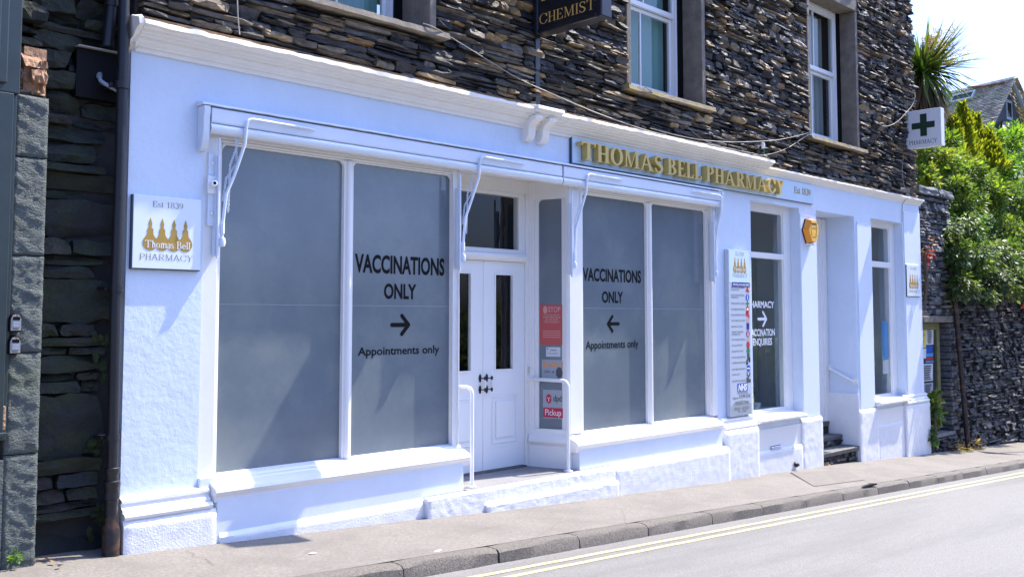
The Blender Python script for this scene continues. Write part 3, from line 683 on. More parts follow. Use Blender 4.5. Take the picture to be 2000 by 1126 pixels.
# quoins at the far right corner (side faces look on to the garden)
mb = MB()
WC = []
xs = sorted({2.80, 15.94, *[q for u in UW for q in (u[0]-.03, u[1]+.03)]})
for a, b in zip(xs[:-1], xs[1:]):
    u = next((u for u in UW if abs(u[0]-.03-a) < 1e-6), None)
    if u is None: mb.box(a, b, .035, .33, 3.5, 7.9)
    else: mb.box(a, b, .035, .33, 3.5, u[2]-.03); mb.box(a, b, .035, .33, u[3]+.03, 7.9)
mb.box(15.50, 15.939, .33, 9, 3.5, 7.9); mb.box(2.80, 3.2, .33, 9, 0, 7.9)
part(mb, 'wall_core', 'mortar', pharm)
for wi, (a, b, z0, z1, d) in enumerate(UW):
    w = MB(); w.box(a-.075, a, -.035, d+.05, z0, z1); w0 = part(w, 'upper_window', 'dressed_stone', pharm, bevel=.008)   # the left jamb carries the rest
    w = MB(); w.box(b, b+.075, -.035, d+.05, z0, z1); part(w, 'jamb', 'dressed_stone', w0, bevel=.008)
    w = MB(); w.box(a-.075, b+.075, -.037, d+.05, z1+.002, z1+.19); part(w, 'lintel', 'dressed_stone', w0, bevel=.01)
    w = MB(); nsx = 24
    for i in range(nsx):
        p, q = a-.15+(b-a+.31)*i/nsx, a-.15+(b-a+.31)*(i+1)/nsx
        f = lambda x, k: .008*noise.noise(Vector((x*12, k*5+wi, 2)))
        w.add([(p, -.125+f(p, 1), z0-.085+f(p, 2)), (q, -.125+f(q, 1), z0-.085+f(q, 2)), (q, -.115+f(q, 3), z0-.035+f(q, 4)), (p, -.115+f(p, 3), z0-.035+f(p, 4)), (p, d, z0), (q, d, z0), (p, .04, z0-.09), (q, .04, z0-.09)],
              [(0, 1, 2, 3), (3, 2, 5, 4), (0, 6, 7, 1)])
        if i == 0: w.add([(p, -.125+f(p, 1), z0-.085+f(p, 2)), (p, -.115+f(p, 3), z0-.035+f(p, 4)), (p, d, z0), (p, .04, z0-.09)], [(0, 1, 2, 3)])
    part(w, 'sill', 'lichen_stone' if wi else 'dressed_stone', w0, fix=False)
    # sash: sits left in the opening as seen; box frame, two sashes, glazing bars
    fx0, fx1 = a+.002, b-.002; zm = {0: 5.0, 1: 5.215, 2: 5.235}[wi]
    bx_ = MB(); bx_.box(b-.088, b-.001, d-.05, d+.08, z0+.03, z1); part(bx_, 'box_lining', 'vinyl_black', w0); fx1 = b-.09
    fr = MB(); fr.box(fx0, fx0+.03, d-.03, d+.08, z0, z1); fr.box(fx1-.03, fx1, d-.03, d+.08, z0, z1); fr.box(fx0+.03, fx1-.03, d-.03, d+.08, z1-.05, z1); fr.box(fx0+.03, fx1-.03, d-.028, d+.08, z0+.002, z0+.045)
    part(fr, 'window_frame', "sash_paint", w0, bevel=.004)
    def sash(x0, x1, zb, zt, y, bot, name='sash'):
        s_ = MB(); s_.box(x0, x0+.045, y, y+.04, zb, zt); s_.box(x1-.045, x1, y, y+.04, zb, zt); s_.box(x0+.045, x1-.045, y, y+.04, zb, zb+bot); s_.box(x0+.045, x1-.045, y, y+.04, zt-.045, zt)
        xm = x0+(x1-x0)*.5; s_.box(xm-.011, xm+.011, y+.004, y+.036, zb+bot, zt-.045)
        so_ = part(s_, name, 'sash_paint', w0, bevel=.004)
    # lower sash stands outside in this view: meeting rail proud
    ww = 1.0
    sash(fx0+.032, fx1-.032, zm-.02, z1-.052, d-.012, .06); sash(fx0+.032, fx1-.032, z0+.047, zm-.022, d+.032, .11)
    for zb, zt, y in ((zm+.04, z1-.1, d+.008), (z0+.155, zm-.067, d+.052)):
        xm = (fx0+fx1)/2
        for p, q in ((fx0+.077, xm-.011), (xm+.011, fx1-.077)):
            gl = MB(); gl.add([(p, y, zb), (q, y, zb), (q, y, zt), (p, y, zt)], [(0, 1, 2, 3)]); part(gl, 'pane', 'clear_glass', w0, fix=False)
    # behind the glass
    if wi < 2:
        n = 11; sw = (fx1-fx0-.1)/n
        for k in range(n):
            bl = MB(); x_ = fx0+.05+sw*(k+.5); c, s_ = math.cos(R(-28)), math.sin(R(-28)); hw = sw*.62
            bl.add([(x_-hw*c, d+.18-hw*s_, z0+.1), (x_+hw*c, d+.18+hw*s_, z0+.1), (x_+hw*c, d+.18+hw*s_, z1-.05), (x_-hw*c, d+.18-hw*s_, z1-.05)], [(0, 1, 2, 3)]); part(bl, 'blind_slat', 'teal_blind', w0)
    else:
        cu = MB(); n = 60; vs = []
        for i in range(n+1):
            u = i/n; x_ = fx0+.03+(fx1-fx0-.06)*u; y_ = d+.2+.025*math.sin(u*95)+.012*math.sin(u*41+1)
            vs += [(x_, y_, z0+.05), (x_, y_, z1-.05)]
        cu.add(vs, [(2*i, 2*i+2, 2*i+3, 2*i+1) for i in range(n) if not .46 < i/n < .52]); part(cu, 'curtain', 'curtain', w0, smooth=60)
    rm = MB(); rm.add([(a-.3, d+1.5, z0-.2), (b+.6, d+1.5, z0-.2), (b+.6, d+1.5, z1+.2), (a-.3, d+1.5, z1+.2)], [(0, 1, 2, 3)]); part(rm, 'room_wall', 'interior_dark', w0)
roof = MB(); roof.box(2.80, 15.94, -.1, 9, 7.9, 8.05); part(roof, 'roof_slab', 'lead', pharm)
# ------------------------------------------------------------------ shop windows, porch and doors
def corner_fillets(root, x0, x1, z1, r, y0, y1, which=(1, 1)):
    for side, on in ((0, which[0]), (1, which[1])):
        if not on: continue
        cx = x0 if side == 0 else x1; s = 1 if side == 0 else -1
        pts = [(cx, z1)]+[(cx+s*(r-r*math.cos(R(t))), z1-(r-r*math.sin(R(t)))) for t in (0, 18, 36, 54, 72, 90)]
        pts[1] = (cx, z1-r); pts[-1] = (cx+s*r, z1)
        mb = MB(); mb.extr(pts, lambda u, v, d: (u, d, v), y0, y1); part(mb, 'corner_bead', 'wood_paint', root)
GY = .08
SILL = [(.10, .475), (.07, .474), (.02, .458), (.012, .446), (-.025, .436), (-.032, .426), (-.085, .408), (-.112, .392), (-.122, .370), (-.112, .348), (-.104, .340), (-.098, .334), (-.09, .30), (.10, .30)]
def shop_window(x0, x1, xs0, xs1, panes, zt, zb, dz, lab):
    """x0..x1 frame; xs0..xs1 sill; panes = list of (left, right)"""
    f = MB()
    f.box(x0, panes[0][0]-.045, .005, .12, zb, zt+.07); f.box(panes[0][0]-.045, panes[0][0]-.018, .022, .12, zb, zt+.03); f.box(panes[0][0]-.018, panes[0][0], .05, .12, zb, zt)
    f.box(panes[-1][1], panes[-1][1]+.018, .05, .12, zb, zt); f.box(panes[-1][1]+.018, panes[-1][1]+.04, .022, .12, zb, zt+.03); f.box(panes[-1][1]+.04, x1, -.004, .12, zb, zt+.07)
    f.box(panes[0][0]-.045, panes[-1][1]+.04, .012, .12, zt+.032, zt+.075); f.box(panes[0][0]-.018, panes[-1][1]+.018, .03, .12, zt+.014, zt+.03)
    f.box(panes[0][0], panes[-1][1], .05, .12, zt, zt+.0135)
    w0 = part(f, 'shop_window', 'wood_paint', pharm, bevel=.005)
    for (a, b), (c, d) in zip(panes[:-1], panes[1:]):
        m = MB(); m.box(b, c, .045, .12, zb, zt); m.tube([((b+c)/2, .045, zb), ((b+c)/2, .045, zt)], (c-b)*.30, 10); part(m, 'mullion', 'wood_paint', w0, smooth=40)
    for a, b in panes: corner_fillets(w0, a, b, zt, .055, .05, .075)
    for a, b in panes:
        gl = MB(); gl.add([(a-.01, GY, zb-.02), (b+.01, GY, zb-.02), (b+.01, GY, zt+.02), (a-.01, GY, zt+.02)], [(0, 1, 2, 3)])
        part(gl, 'pane', 'film', w0, fix=False)
        sm = MB(); sm.box(a+.005, b-.005, GY-.0015, GY+.01, 1.689+dz, 1.693+dz); part(sm, 'film_seam', 'film_seam', w0)
    s_ = MB(); s_.profx(SILL, xs0, xs1); part(s_, 'sill', 'wood_paint', w0, smooth=25)
    return w0
W1P = [(3.487, 4.570), (4.662, 5.743)]
W2P = [(7.540, 8.640), (8.735, 9.815)]
win1 = shop_window(3.318, 5.795, 3.40, 5.83, W1P, 2.865, .47, 0, '')
win2 = shop_window(7.295, 9.955, 7.27, 9.90, W2P, 2.865, .43, -.003, '')
win2b = [c for c in win2.children if c.name.startswith('sill')][0]; win2b.location.z -= .04
# stall risers
mb = MB(); mb.box(3.42, 5.765, -.096, .12, -.10, .32); mb.box(3.32, 3.42, -.045, .12, -.10, .30); mb.box(3.319, 3.43, -.03, .11, .301, .469); part(mb, 'stall_riser', 'trim_blue', pharm, bevel=.006)
mb = MB(); mb.box(7.32, 9.90, -.096, .12, -.25, .28); part(mb, 'stall_riser', 'trim_blue', pharm, bevel=.006)
# drawing on the glass
def arrow(mb, cx, cz, L, t, s, mapf, d):
    f = _U(_fS([(cx-s*L*.5, cz), (cx+s*L*.44, cz)], [t, t]), _fS([(cx+s*L*.08, cz+L*.42), (cx+s*L*.48, cz), (cx+s*L*.08, cz-L*.42)], [t, t, t]))
    print_loops(mb, f, (cx-L, cx+L, cz-L, cz+L), L*.03, mapf, d)
def px_line(pa, pb, Y):      # left and right ends of a line of type from its place in the street plane
    return at(*pa, Y), at(*pb, Y)
fm = facing(GY-.002)
for w0, lines, ar in ((win1, (('VACCINATIONS', (693, 530), (868, 531), 497, 531), ('ONLY', (750, 582), (813, 584), 555, 583), ('Appointments only', (699, 694), (858, 693), 678, 694)), (782, 634, 1)),
                      (win2, (('VACCINATIONS', (1138, 547), (1252, 550), 523, 547), ('ONLY', (1176, 590), (1217, 592), 569, 590), ('Appointments only', (1144, 681), (1247, 682), 666, 681)), (1197.5, 632, -1))):
    for s_, pa, pb, yt, yb in lines:
        t = MB()
        a, b = px_line(pa, pb, GY-.002); h = (at(pa[0], yt, GY).z-at(pa[0], yb, GY).z)
        sans_text(t, s_, a.x, b.x, a.z, h, fm, 0, bold=.030 if s_[0] != 'A' else .016); part(t, 'lettering', 'vinyl_black', w0)
    t = MB(); c = at(ar[0], ar[1], GY); arrow(t, c.x, c.z, .185, .036, ar[2], fm, 0)
    part(t, 'arrow', 'vinyl_black', w0)
# porch: floor, soffit, step
PD = .47
mb = MB(); mb.slopebox(5.795, 7.295, -.115, 1.2, -.6, -.6, .085); part(mb, 'porch_floor', 'porch_floor', pharm)
part(rough_block(5.30, 7.80, -.175, -.11, .078, .006, .02, 3, topslope=.004), 'porch_step', 'rough_paint', pharm, smooth=60)
part(rough_block(5.95, 7.80, -.215, -.15, -.055, .007, .02, 13), 'porch_step', 'rough_paint', pharm, smooth=60)
mb = MB(); mb.box(5.70, 7.39, .0, 1.2, 2.99, 3.05); mb.box(5.80, 7.29, .0, .06, 2.93, 2.99); part(mb, 'porch_soffit', 'wood_paint', pharm)
# door frame with transom light
DL, DM, DR = 5.945, 6.545, 7.128
f = MB()
f.box(5.90, DL, PD-.02, PD+.10, .085, 2.99); f.box(DR, 7.175, PD-.02, PD+.10, .085, 2.99)
f.box(DL, DR, PD-.02, PD+.10, 2.86, 2.99); f.box(DL, 6.04, PD, PD+.08, 2.26, 2.86); f.box(7.04, DR, PD, PD+.08, 2.26, 2.86)
f.box(6.04, 7.04, PD+.002, PD+.08, 2.82, 2.86)
f.profx([(PD+.08, 2.155), (PD-.03, 2.155), (PD-.045, 2.17), (PD-.06, 2.20), (PD-.05, 2.225), (PD-.02, 2.24), (PD, 2.28), (PD+.08, 2.28)], DL, DR)
door_frame = part(f, 'door_frame', 'wood_paint', pharm, bevel=.004, smooth=30)
gl = MB(); gl.add([(6.03, PD+.03, 2.27), (7.05, PD+.03, 2.27), (7.05, PD+.03, 2.84), (6.03, PD+.03, 2.84)], [(0, 1, 2, 3)]); part(gl, 'transom_pane', 'clear_glass', door_frame, fix=False)
def door_leaf(x0, x1, handle_side):
    zb, zt, y = .105, 2.152, PD+.01
    gx0, gx1 = x0+.15, x1-.15; gz0, gz1 = 1.06, 2.035
    px0, px1, pz0, pz1 = x0+.135, x1-.125, .37, .80
    l = MB()
    l.box(x0, gx0, y, y+.05, zb, zt); l.box(gx1, x1, y, y+.05, zb, zt); l.box(gx0, gx1, y, y+.05, gz1, zt); l.box(gx0, gx1, y, y+.05, zb, gz0)
    lf = part(l, 'door_leaf', 'door_paint', pharm)
    b = MB()
    for (a, c, e, g_) in ((gx0, gx0+.018, gz0, gz1), (gx1-.018, gx1, gz0, gz1), (gx0+.018, gx1-.018, gz0, gz0+.018), (gx0+.018, gx1-.018, gz1-.018, gz1)): b.box(a, c, y-.008, y+.035, e, g_)
    part(b, 'glazing_bead', 'door_paint', lf, bevel=.003)
    p = MB()
    for (a, c, e, g_) in ((px0-.02, px0, pz0-.02, pz1+.02), (px1, px1+.02, pz0-.02, pz1+.02), (px0, px1, pz0-.02, pz0), (px0, px1, pz1, pz1+.02)): p.box(a, c, y-.010, y+.005, e, g_)
    p.box(px0+.03, px1-.03, y-.016, y+.005, pz0+.035, pz1-.035); part(p, 'raised_panel', 'door_paint', lf, bevel=.006)
    gl_ = MB(); gl_.add([(gx0, y+.02, gz0), (gx1, y+.02, gz0), (gx1, y+.02, gz1), (gx0, y+.02, gz1)], [(0, 1, 2, 3)]); part(gl_, 'pane', 'clear_glass', lf, fix=False)
    hx = x1-.04 if handle_side > 0 else x0+.045
    bx = hx+.006 if handle_side > 0 else hx
    pl_ = MB()
    for z in (.89, 1.0):
        fs_ = _U(_fE(hx, z, .012, .032), _fE(hx, z, .019, .013), _fE(hx, z+.023, .014, .009), _fE(hx, z-.023, .014, .009), _fP((hx-.007, z+.028), (hx+.007, z+.028), (hx, z+.044)), _fP((hx-.007, z-.028), (hx+.007, z-.028), (hx, z-.044)))
        emit_loops(pl_, trace(fs_, hx-.05, hx+.05, z-.08, z+.08, .003), lambda u, v, d: (u, y-d, v), .008, -.001)
        pl_.tube([(hx, y, z), (hx+.018, y-.03, z), (hx+.03, y-.045, z)], .006, 6)
        pl_.lathe([(.0, -.022), (.009, -.018), (.013, 0), (.009, .018), (0, .022)], (hx+.03, y-.045, z), 8)
    h = part(pl_, 'handle', 'iron_black', lf, smooth=40)
    gp = MB(); gp.lathe([(.007, .90), (.012, .92), (.014, .945), (.012, .97), (.007, .99)], (hx+.03, y-.045, 0), 10); gp2 = gp
    part(gp2, 'handle_grip', 'porcelain', lf, smooth=60)
    return lf
door_leaf(DL+.003, DM-.0025, 1); door_leaf(DM+.0025, DR-.003, -1)
ml = MB(); ml.box(DL, DR, PD-.03, PD+.1, .0855, .10); part(ml, 'threshold', 'step_stone', pharm)
# splayed side windows of the porch: frames on a line from the door frame to the front post
def splay(pa, pb, label_side):
    pa, pb = Vector((*pa, 0)), Vector((*pb, 0)); d = (pb-pa); L = d.length; d.normalize(); nrm = Vector((d.y, -d.x, 0))
    if nrm.x*label_side > 0: nrm = -nrm                       # nrm points into the porch
    def mp(u, v, k): p = pa+d*u+nrm*k; return (p.x, p.y, v)
    def bx(mb, u0, u1, v0, v1, k0, k1): mb.extr([(u0, v0), (u1, v0), (u1, v1), (u0, v1)], mp, k0, k1)
    f = MB(); zt, zb = 2.80, .47
    u0, u1 = .105, L-.035
    bx(f, 0, .06, .085, 2.99, -.06, .0); bx(f, .06, u0, zb, zt, -.06, -.012); bx(f, u1, L-.0, .40, 2.99, -.06, .002)
    bx(f, .06, u1, zt, 2.99, -.06, -.004); bx(f, .06, u1, .40, zb, -.06, -.002)
    w0 = part(f, 'porch_window', 'wood_paint', pharm, bevel=.004)
    for side in (0, 1):
        fl = MB(); cx = u0 if side == 0 else u1; s_ = 1 if side == 0 else -1; r = .045
        pts = [(cx, zt)]+[(cx+s_*(r-r*math.cos(R(t))), zt-(r-r*math.sin(R(t)))) for t in (0, 22, 45, 67, 90)]
        fl.extr(pts, mp, -.03, -.02); part(fl, 'corner_bead', 'wood_paint', w0)
    gl = MB(); gl.add([mp(u0-.01, zb-.01, -.03), mp(u1+.01, zb-.01, -.03), mp(u1+.01, zt+.01, -.03), mp(u0-.01, zt+.01, -.03)], [(0, 1, 2, 3)]); part(gl, 'pane', 'film', w0, fix=False)
    rs = MB(); bx(rs, .012, L+.02, .085, .30, -.06, .004); part(rs, 'panel', 'wood_paint', w0)
    sl = MB(); sl.extr([(-.06, .42), (-.0, .42), (.012, .40), (.03, .385), (.036, .36), (.03, .335), (.012, .32), (.004, .30), (-.06, .30)], lambda a, b, t: mp(t, b, a), .012, L+.03); part(sl, 'sill', 'wood_paint', w0, smooth=30)
    return w0, mp, u0, u1
SPL = splay((7.165, PD-.02), (7.292, .015), 1)
SPR = splay((5.91, PD-.02), (5.798, .015), -1)
# tall window and recess between the piers
def tall_window(x0, x1, zs, zh, yg, gx0, gx1, zr0, zr1, gb, gt, lettering=None, inner=True):
    f = MB()
    f.box(x0, gx0-.02, yg-.03, yg+.06, zs, zh); f.box(gx1+.02, x1, yg-.03, yg+.06, zs, zh); f.box(gx0-.02, gx1+.02, yg-.03, yg+.06, gt+.02, zh); f.box(gx0-.02, gx1+.02, yg-.028, yg+.06, zs, gb-.02)
    f.box(gx0, gx1, yg-.045, yg+.05, zr0, zr1)
    f.box(gx0-.02, gx0, yg-.015, yg+.06, gb-.02, gt+.02); f.box(gx1, gx1+.02, yg-.015, yg+.06, gb-.02, gt+.02); f.box(gx0, gx1, yg-.013, yg+.06, gb-.02, gb); f.box(gx0, gx1, yg-.013, yg+.06, gt, gt+.02)
    w0 = part(f, 'tall_window', 'wood_paint', pharm, bevel=.004)
    for a, b in ((gb, zr0), (zr1, gt)):
        gl = MB(); gl.add([(gx0, yg, a), (gx1, yg, a), (gx1, yg, b), (gx0, yg, b)], [(0, 1, 2, 3)]); part(gl, 'pane', 'clear_glass', w0, fix=False)
    corner_fillets(w0, gx0, gx1, gt, .05, yg-.012, yg-.004)
    s_ = MB(); s_.profx([(yg-.02, zs+.055), (.0, zs+.03), (-.10, zs+.012), (-.112, zs-.0), (-.108, zs-.022), (-.09, zs-.03), (-.02, zs-.045), (-.02, zs-.05), (yg, zs-.05)], x0+.002, x1-.07); part(s_, 'sill', 'wood_paint', w0, smooth=25)
    return w0
win3 = tall_window(10.763, 12.02, .30, 3.075, .165, 10.93, 11.815, 2.365, 2.437, .40, 2.975)
win4 = tall_window(14.24, 15.40, .30, 3.10, .165, 14.40, 15.20, 2.375, 2.462, .392, 3.0)
fm3 = facing(.163)
for s_, pa, pb, yt in (('PHARMACY', (1461, 600), (1512, 602), 587.5), ('VACCINATION', (1463, 656), (1513.5, 656), 643), ('ENQUIRIES', (1470.5, 674), (1508, 674), 661)):
    t = MB(); a, b = px_line(pa, pb, .163); h = at(pa[0], yt, .163).z-a.z; sans_text(t, s_, a.x, b.x, a.z, h, fm3, 0, bold=.030); part(t, 'lettering', 'vinyl_white', win3)
t = MB(); c = at(1489, 622.5, .163); arrow(t, c.x, c.z, .21, .036, 1, fm3, 0)
part(t, 'arrow', 'vinyl_white', win3)
# inside: rooms behind the clear glass
rm = MB()
rm.box(10.0, 12.45, 1.45, 1.5, .2, 3.2); rm.box(12.42, 12.45, .5, 1.45, .2, 3.2); rm.box(10.0, 10.03, .5, 1.45, .2, 3.2); rm.box(10.0, 12.45, .5, 1.5, 3.2, 3.23); rm.box(10.763, 12.42, .23, 1.45, .32, .36)
part(rm, 'display_bay', 'interior', pharm)
dp = MB(); dp.box(10.95, 12.10, .74, .76, .36, 2.45); dp.box(12.10, 12.13, .73, .77, .36, 2.47); part(dp, 'display_panel', 'display_panel', pharm)
rm = MB(); rm.box(13.9, 15.8, 1.45, 1.5, .1, 3.2); rm.box(15.75, 15.8, .5, 1.45, .1, 3.2); rm.box(13.9, 13.95, .7, 1.45, .1, 3.2); rm.box(13.9, 15.8, .5, 1.5, 3.2, 3.23); rm.box(14.0, 15.75, .4, 1.45, .1, .2)
part(rm, 'display_bay', 'interior', pharm)
rm = MB(); rm.box(5.0, 8.0, 4.0, 4.05, 0, 3.4); rm.box(5.0, 8.0, .7, 4.0, 3.3, 3.33); rm.box(5.0, 8.0, .7, 4.0, .0, .05); rm.box(5.0, 5.03, .7, 4, 0, 3.3); rm.box(7.97, 8.0, .7, 4, 0, 3.3)
part(rm, 'shop_interior', 'interior_dark', pharm)
# second doorway: stone steps, inner door, grab rail
def worn_slab(x0, x1, y0, y1, z0, z1, seed):
    mb = MB(); nx, ny = 14, 5
    f = lambda x, y, k: .007*noise.noise(Vector((x*9+seed, y*9, k)))
    o = 0
    for i in range(nx+1):
        x = x0+(x1-x0)*i/nx
        mb.v += [(x, y0+.008+f(x, 0, 1), z0), (x, y0+f(x, 0, 2)-.004, z1-.012+f(x, 1, 2)), (x, y0+.012+f(x, 0, 3), z1+f(x, 2, 3)), (x, (y0+y1)/2, z1-.006+f(x, 3, 4)), (x, y1, z1), (x, y1, z0)]
    for i in range(nx):
        for k in range(6): mb.f.append([i*6+k, (i+1)*6+k, (i+1)*6+(k+1) % 6, i*6+(k+1) % 6]); mb.c.append((1, 1, 1))
    mb.f += [list(range(6)), [nx*6+k for k in range(5, -1, -1)]]; mb.c += [(1, 1, 1)]*2
    return mb
part(worn_slab(12.50, 13.672, -.012, .60, -.345, -.280, 1), 'step', 'step_stone', pharm, smooth=40)
part(worn_slab(12.50, 13.672, .24, .60, -.195, -.130, 2), 'step', 'step_stone', pharm, smooth=40)
part(worn_slab(12.50, 13.672, .44, .70, -.02, .045, 3), 'step', 'step_stone', pharm, smooth=40)
mb = MB(); mb.box(12.50, 13.672, .05, .6, -.7, -.345); mb.box(12.50, 13.672, .27, .6, -.28, -.195); mb.box(12.50, 13.672, .46, .6, -.13, -.02); part(mb, 'riser_core', 'mortar', pharm)
masonry(rubble(12.505, 13.668, gz(13.7)-.02, -.350, [], rr, (.08, .12), (.2, .4)), pharm, rr, .045, .04, 'slate', keep=12, stuff='riser_masonry')
masonry(rubble(12.505, 13.668, -.278, -.20, [], rr, (.08, .08), (.2, .4)), pharm, rr, .265, .02, 'slate', keep=12, stuff='riser_masonry')
mb = MB(); mb.box(12.50, 13.665, .47, .53, .05, 3.08); idoor = part(mb, 'inner_door', 'door_paint', pharm)
f = MB()
for a, b, y in ((13.55, 13.67, .44), (13.50, 13.55, .452)): f.box(a, b, y, .475, .05, 3.07)
f.box(12.505, 13.5, .45, .475, 2.98, 3.07); part(f, 'door_architrave', 'wood_paint', idoor, bevel=.004)
pn = MB()
for z0, z1 in ((.2, .95), (1.15, 2.85)):
    pn.box(12.72, 13.38, .458, .472, z0, z1)
part(pn, 'door_panel', 'door_paint', idoor, bevel=.006)
lw = MB(); lw.box(13.655, 13.6795, -.02, .46, -.28, .47); part(lw, 'reveal_skirting', 'rough_paint', pharm, bevel=.005)
# ------------------------------------------------------------------ awnings folded against the front
def chain(mb, pts, link=.020, r=.0028):
    pts = [Vector(p) for p in pts]; L = sum((b-a).length for a, b in zip(pts[:-1], pts[1:])); n = int(L/(link*.78)); k = 0
    for q in range(n):
        s = (q+.5)/n*L; acc = 0
        for a, b in zip(pts[:-1], pts[1:]):
            l = (b-a).length
            if acc+l >= s: p = a+(b-a)*((s-acc)/l); d = (b-a).normalized(); break
            acc += l
        e = d.cross(Vector((0, 1, 0)) if q % 2 else Vector((1, .2, 0))).normalized()
        w = link*.32
        loop = [p+d*(link*.5*math.cos(t))+e*(w*math.sin(t)) for t in [2*math.pi*i/8 for i in range(9)]]
        mb.tube(loop, r, 4, caps=False)
def awning(x0, x1, arms, label, jointed):
    t = thing('awning', label, 'awning', (x0, -.1, 2.93))
    b = MB(); b.box(x0, x1, -.045, -.004, 2.925, 3.095); part(b, 'back_board', 'trim_blue', t, bevel=.004)
    b = MB(); b.profx([(-.045, 3.094), (-.084, 3.094), (-.092, 3.088), (-.092, 2.995), (-.085, 2.984), (-.045, 2.984)], x0+.012, x1-.004); part(b, 'front_lath', 'trim_blue', t, bevel=.003)
    b = MB(); b.profx([(-.045, 2.982)]+[(-.068+.034*math.cos(R(a)), 2.946+.036*math.sin(R(a))) for a in range(60, 301, 20)]+[(-.045, 2.910)], x0+.006, x1-.002); part(b, 'roller', 'trim_blue', t, smooth=40)
    for (ax, az, xl, s) in arms:      # ax: x of the arm at its bend; az: z of the foot; xl: x at its foot; s: which way the bar runs
        zt = 3.048; a = MB(); y = -.115
        bar = [(ax+s*.60, y+.012, zt-.004), (ax+s*.55, y+.006, zt), (ax+s*.06, y, zt), (ax+s*.025, y-.002, zt-.006), (ax+s*.004, y-.004, zt-.03), (ax, y, zt-.06), (ax-.004*s, y+.01, zt-.19), (xl+(ax-xl)*.6, y+.055, zt-.42), (xl+(ax-xl)*.2, y+.060, zt-.56), (xl, y+.060, az+.10), (xl, y+.060, az)]
        ao = part(a.tube(bar, [.005, .010, .011, .012, .013, .013, .013, .012, .012, .013, .013], 8), 'arm', 'trim_blue', t, smooth=50)
        k = MB(); k.lathe([(0, -.035), (.022, -.03), (.028, 0), (.022, .03), (0, .035)], (xl, y+.06, az), 10); k.box(xl-.012, xl+.012, y+.06, y+.113, az-.02, az+.02); k.tube([(xl, y+.060, az+.06), (xl, y+.060, az+.14)], .019, 8)
        part(k, 'knuckle', 'trim_blue', ao, smooth=40)
        sl = MB(); sl.box(xl-.05, xl-.02, -.045, -.0, az-.10, az+.62); sl.tube([(xl-.035, -.055, az-.12), (xl-.035, -.055, az+.75)], .010, 8); part(sl, 'slide_rail', 'trim_blue', t, bevel=.003)
        c = MB(); chain(c, [(ax-.045, -.05, 2.915), (ax-.035, -.05, 2.72), (xl+.03, -.045, 2.60), (xl+.01, -.04, az+.30)]); chain(c, [(ax-.02, -.055, 2.90), (xl+.055, -.055, 2.70), (xl+.048, -.05, az+.22)]); part(c, 'chain', 'trim_blue', t)
    return t
a1 = awning(3.314, 7.085, ((3.585, 2.135, 3.44, 1), (5.935, 2.125, 5.785, 1)), 'white folded awning with two cranked arms above the left shop window and porch', 0)
a2 = awning(7.095, 9.95, ((7.43, 2.115, 7.30, 1), (9.91, 2.115, 9.87, -1)), 'white folded awning with two cranked arms above the right pair of frosted panes', 0)
# end brackets, drip ledge and winder belong to the building front
mb = MB()
led = [(.0, 3.138), (-.06, 3.130), (-.102, 3.120), (-.104, 3.106), (-.03, 3.104), (0, 3.102)]
rough_prof(led, 3.25, 7.08, 60, .004, mb); rough_prof(led, 7.085, 9.96, 45, .002, mb); part(mb, 'drip_ledge', 'trim_blue', pharm, smooth=40)
for x in (3.262, 9.955):
    mb = MB(); mb.profx([(0, 3.10), (-.098, 3.10), (-.102, 3.06), (-.090, 3.02), (-.092, 2.93), (-.08, 2.86), (-.06, 2.80), (-.03, 2.78), (0, 2.78)], x, x+.05); part(mb, 'end_bracket', 'trim_blue', pharm, smooth=40, bevel=.004)
mb = MB(); mb.box(3.345, 3.40, -.02, .02, 2.25, 2.78); part(mb, 'winder_backplate', 'trim_blue', pharm, bevel=.004)
mb = MB(); mb.box(3.335, 3.41, -.035, -.018, 2.48, 2.61); mb.tube([(3.372, -.035, 2.545), (3.362, -.082, 2.552)], .022, 12)
wd = part(mb, 'winder', 'metal_white', pharm, smooth=40, bevel=.003)
mb = MB(); mb.tube([(3.3625, -.081, 2.552), (3.3618, -.0835, 2.5522)], .012, 10); part(mb, 'winder_socket', 'vinyl_black', wd)
for z in (2.34, 2.70):
    mb = MB(); mb.lathe([(.014, 0), (.012, .008), (0, .012)], (0, 0, 0), 8); mb.v = [(3.372+v[0], -.021-v[2], z+v[1]) for v in mb.v]; part(mb, 'bolt', 'metal_white', pharm, smooth=50)

# air bricks and vents
def air_brick(x0, x1, z0, z1, y, rows, cols, par=pharm, slats=False):
    mb = MB(); mb.box(x0, x1, y, y+.02, z0, z1)
    o = part(mb, 'air_brick', 'wood_paint', par, bevel=.003)
    h = MB(); b = MB(); w = (x1-x0)/cols; hh = (z1-z0)/rows
    if slats:
        b.box(x0+.012, x1-.012, y-.0035, y, z0+.012, z1-.012); part(b, 'vent_hole', 'vinyl_black', o)
        for r in range(5):
            s_ = MB(); z = z0+.02+(z1-z0-.04)*(r+.2)/5; q = (z1-z0-.04)/5
            s_.profx([(y-.0, z+q*.75), (y-.018, z), (y-.018, z+q*.18), (y-.0, z+q*.95)], x0+.012, x1-.012); part(s_, 'louvre', 'metal_white', o)
        return
    for r in range(rows):
        for c in range(cols): h.box(x0+w*(c+.28), x0+w*(c+.72), y-.003, y-.0005, z0+hh*(r+.14), z0+hh*(r+.86))
    part(h, 'vent_hole', 'interior_dark', o)
p, q = at(662, 991, -.05), at(700, 967, -.05); air_brick(p.x, q.x, p.z+.01, q.z-.01, -.052, 2, 8)
p, q = at(1262, 893, -.05), at(1285, 878, -.05); air_brick(p.x, q.x, p.z, q.z, -.052, 2, 7)
p, q = at(1504.5, 887, -.025), at(1525.5, 865, -.025); air_brick(p.x, q.x, p.z, q.z, -.026, 1, 1, slats=True)
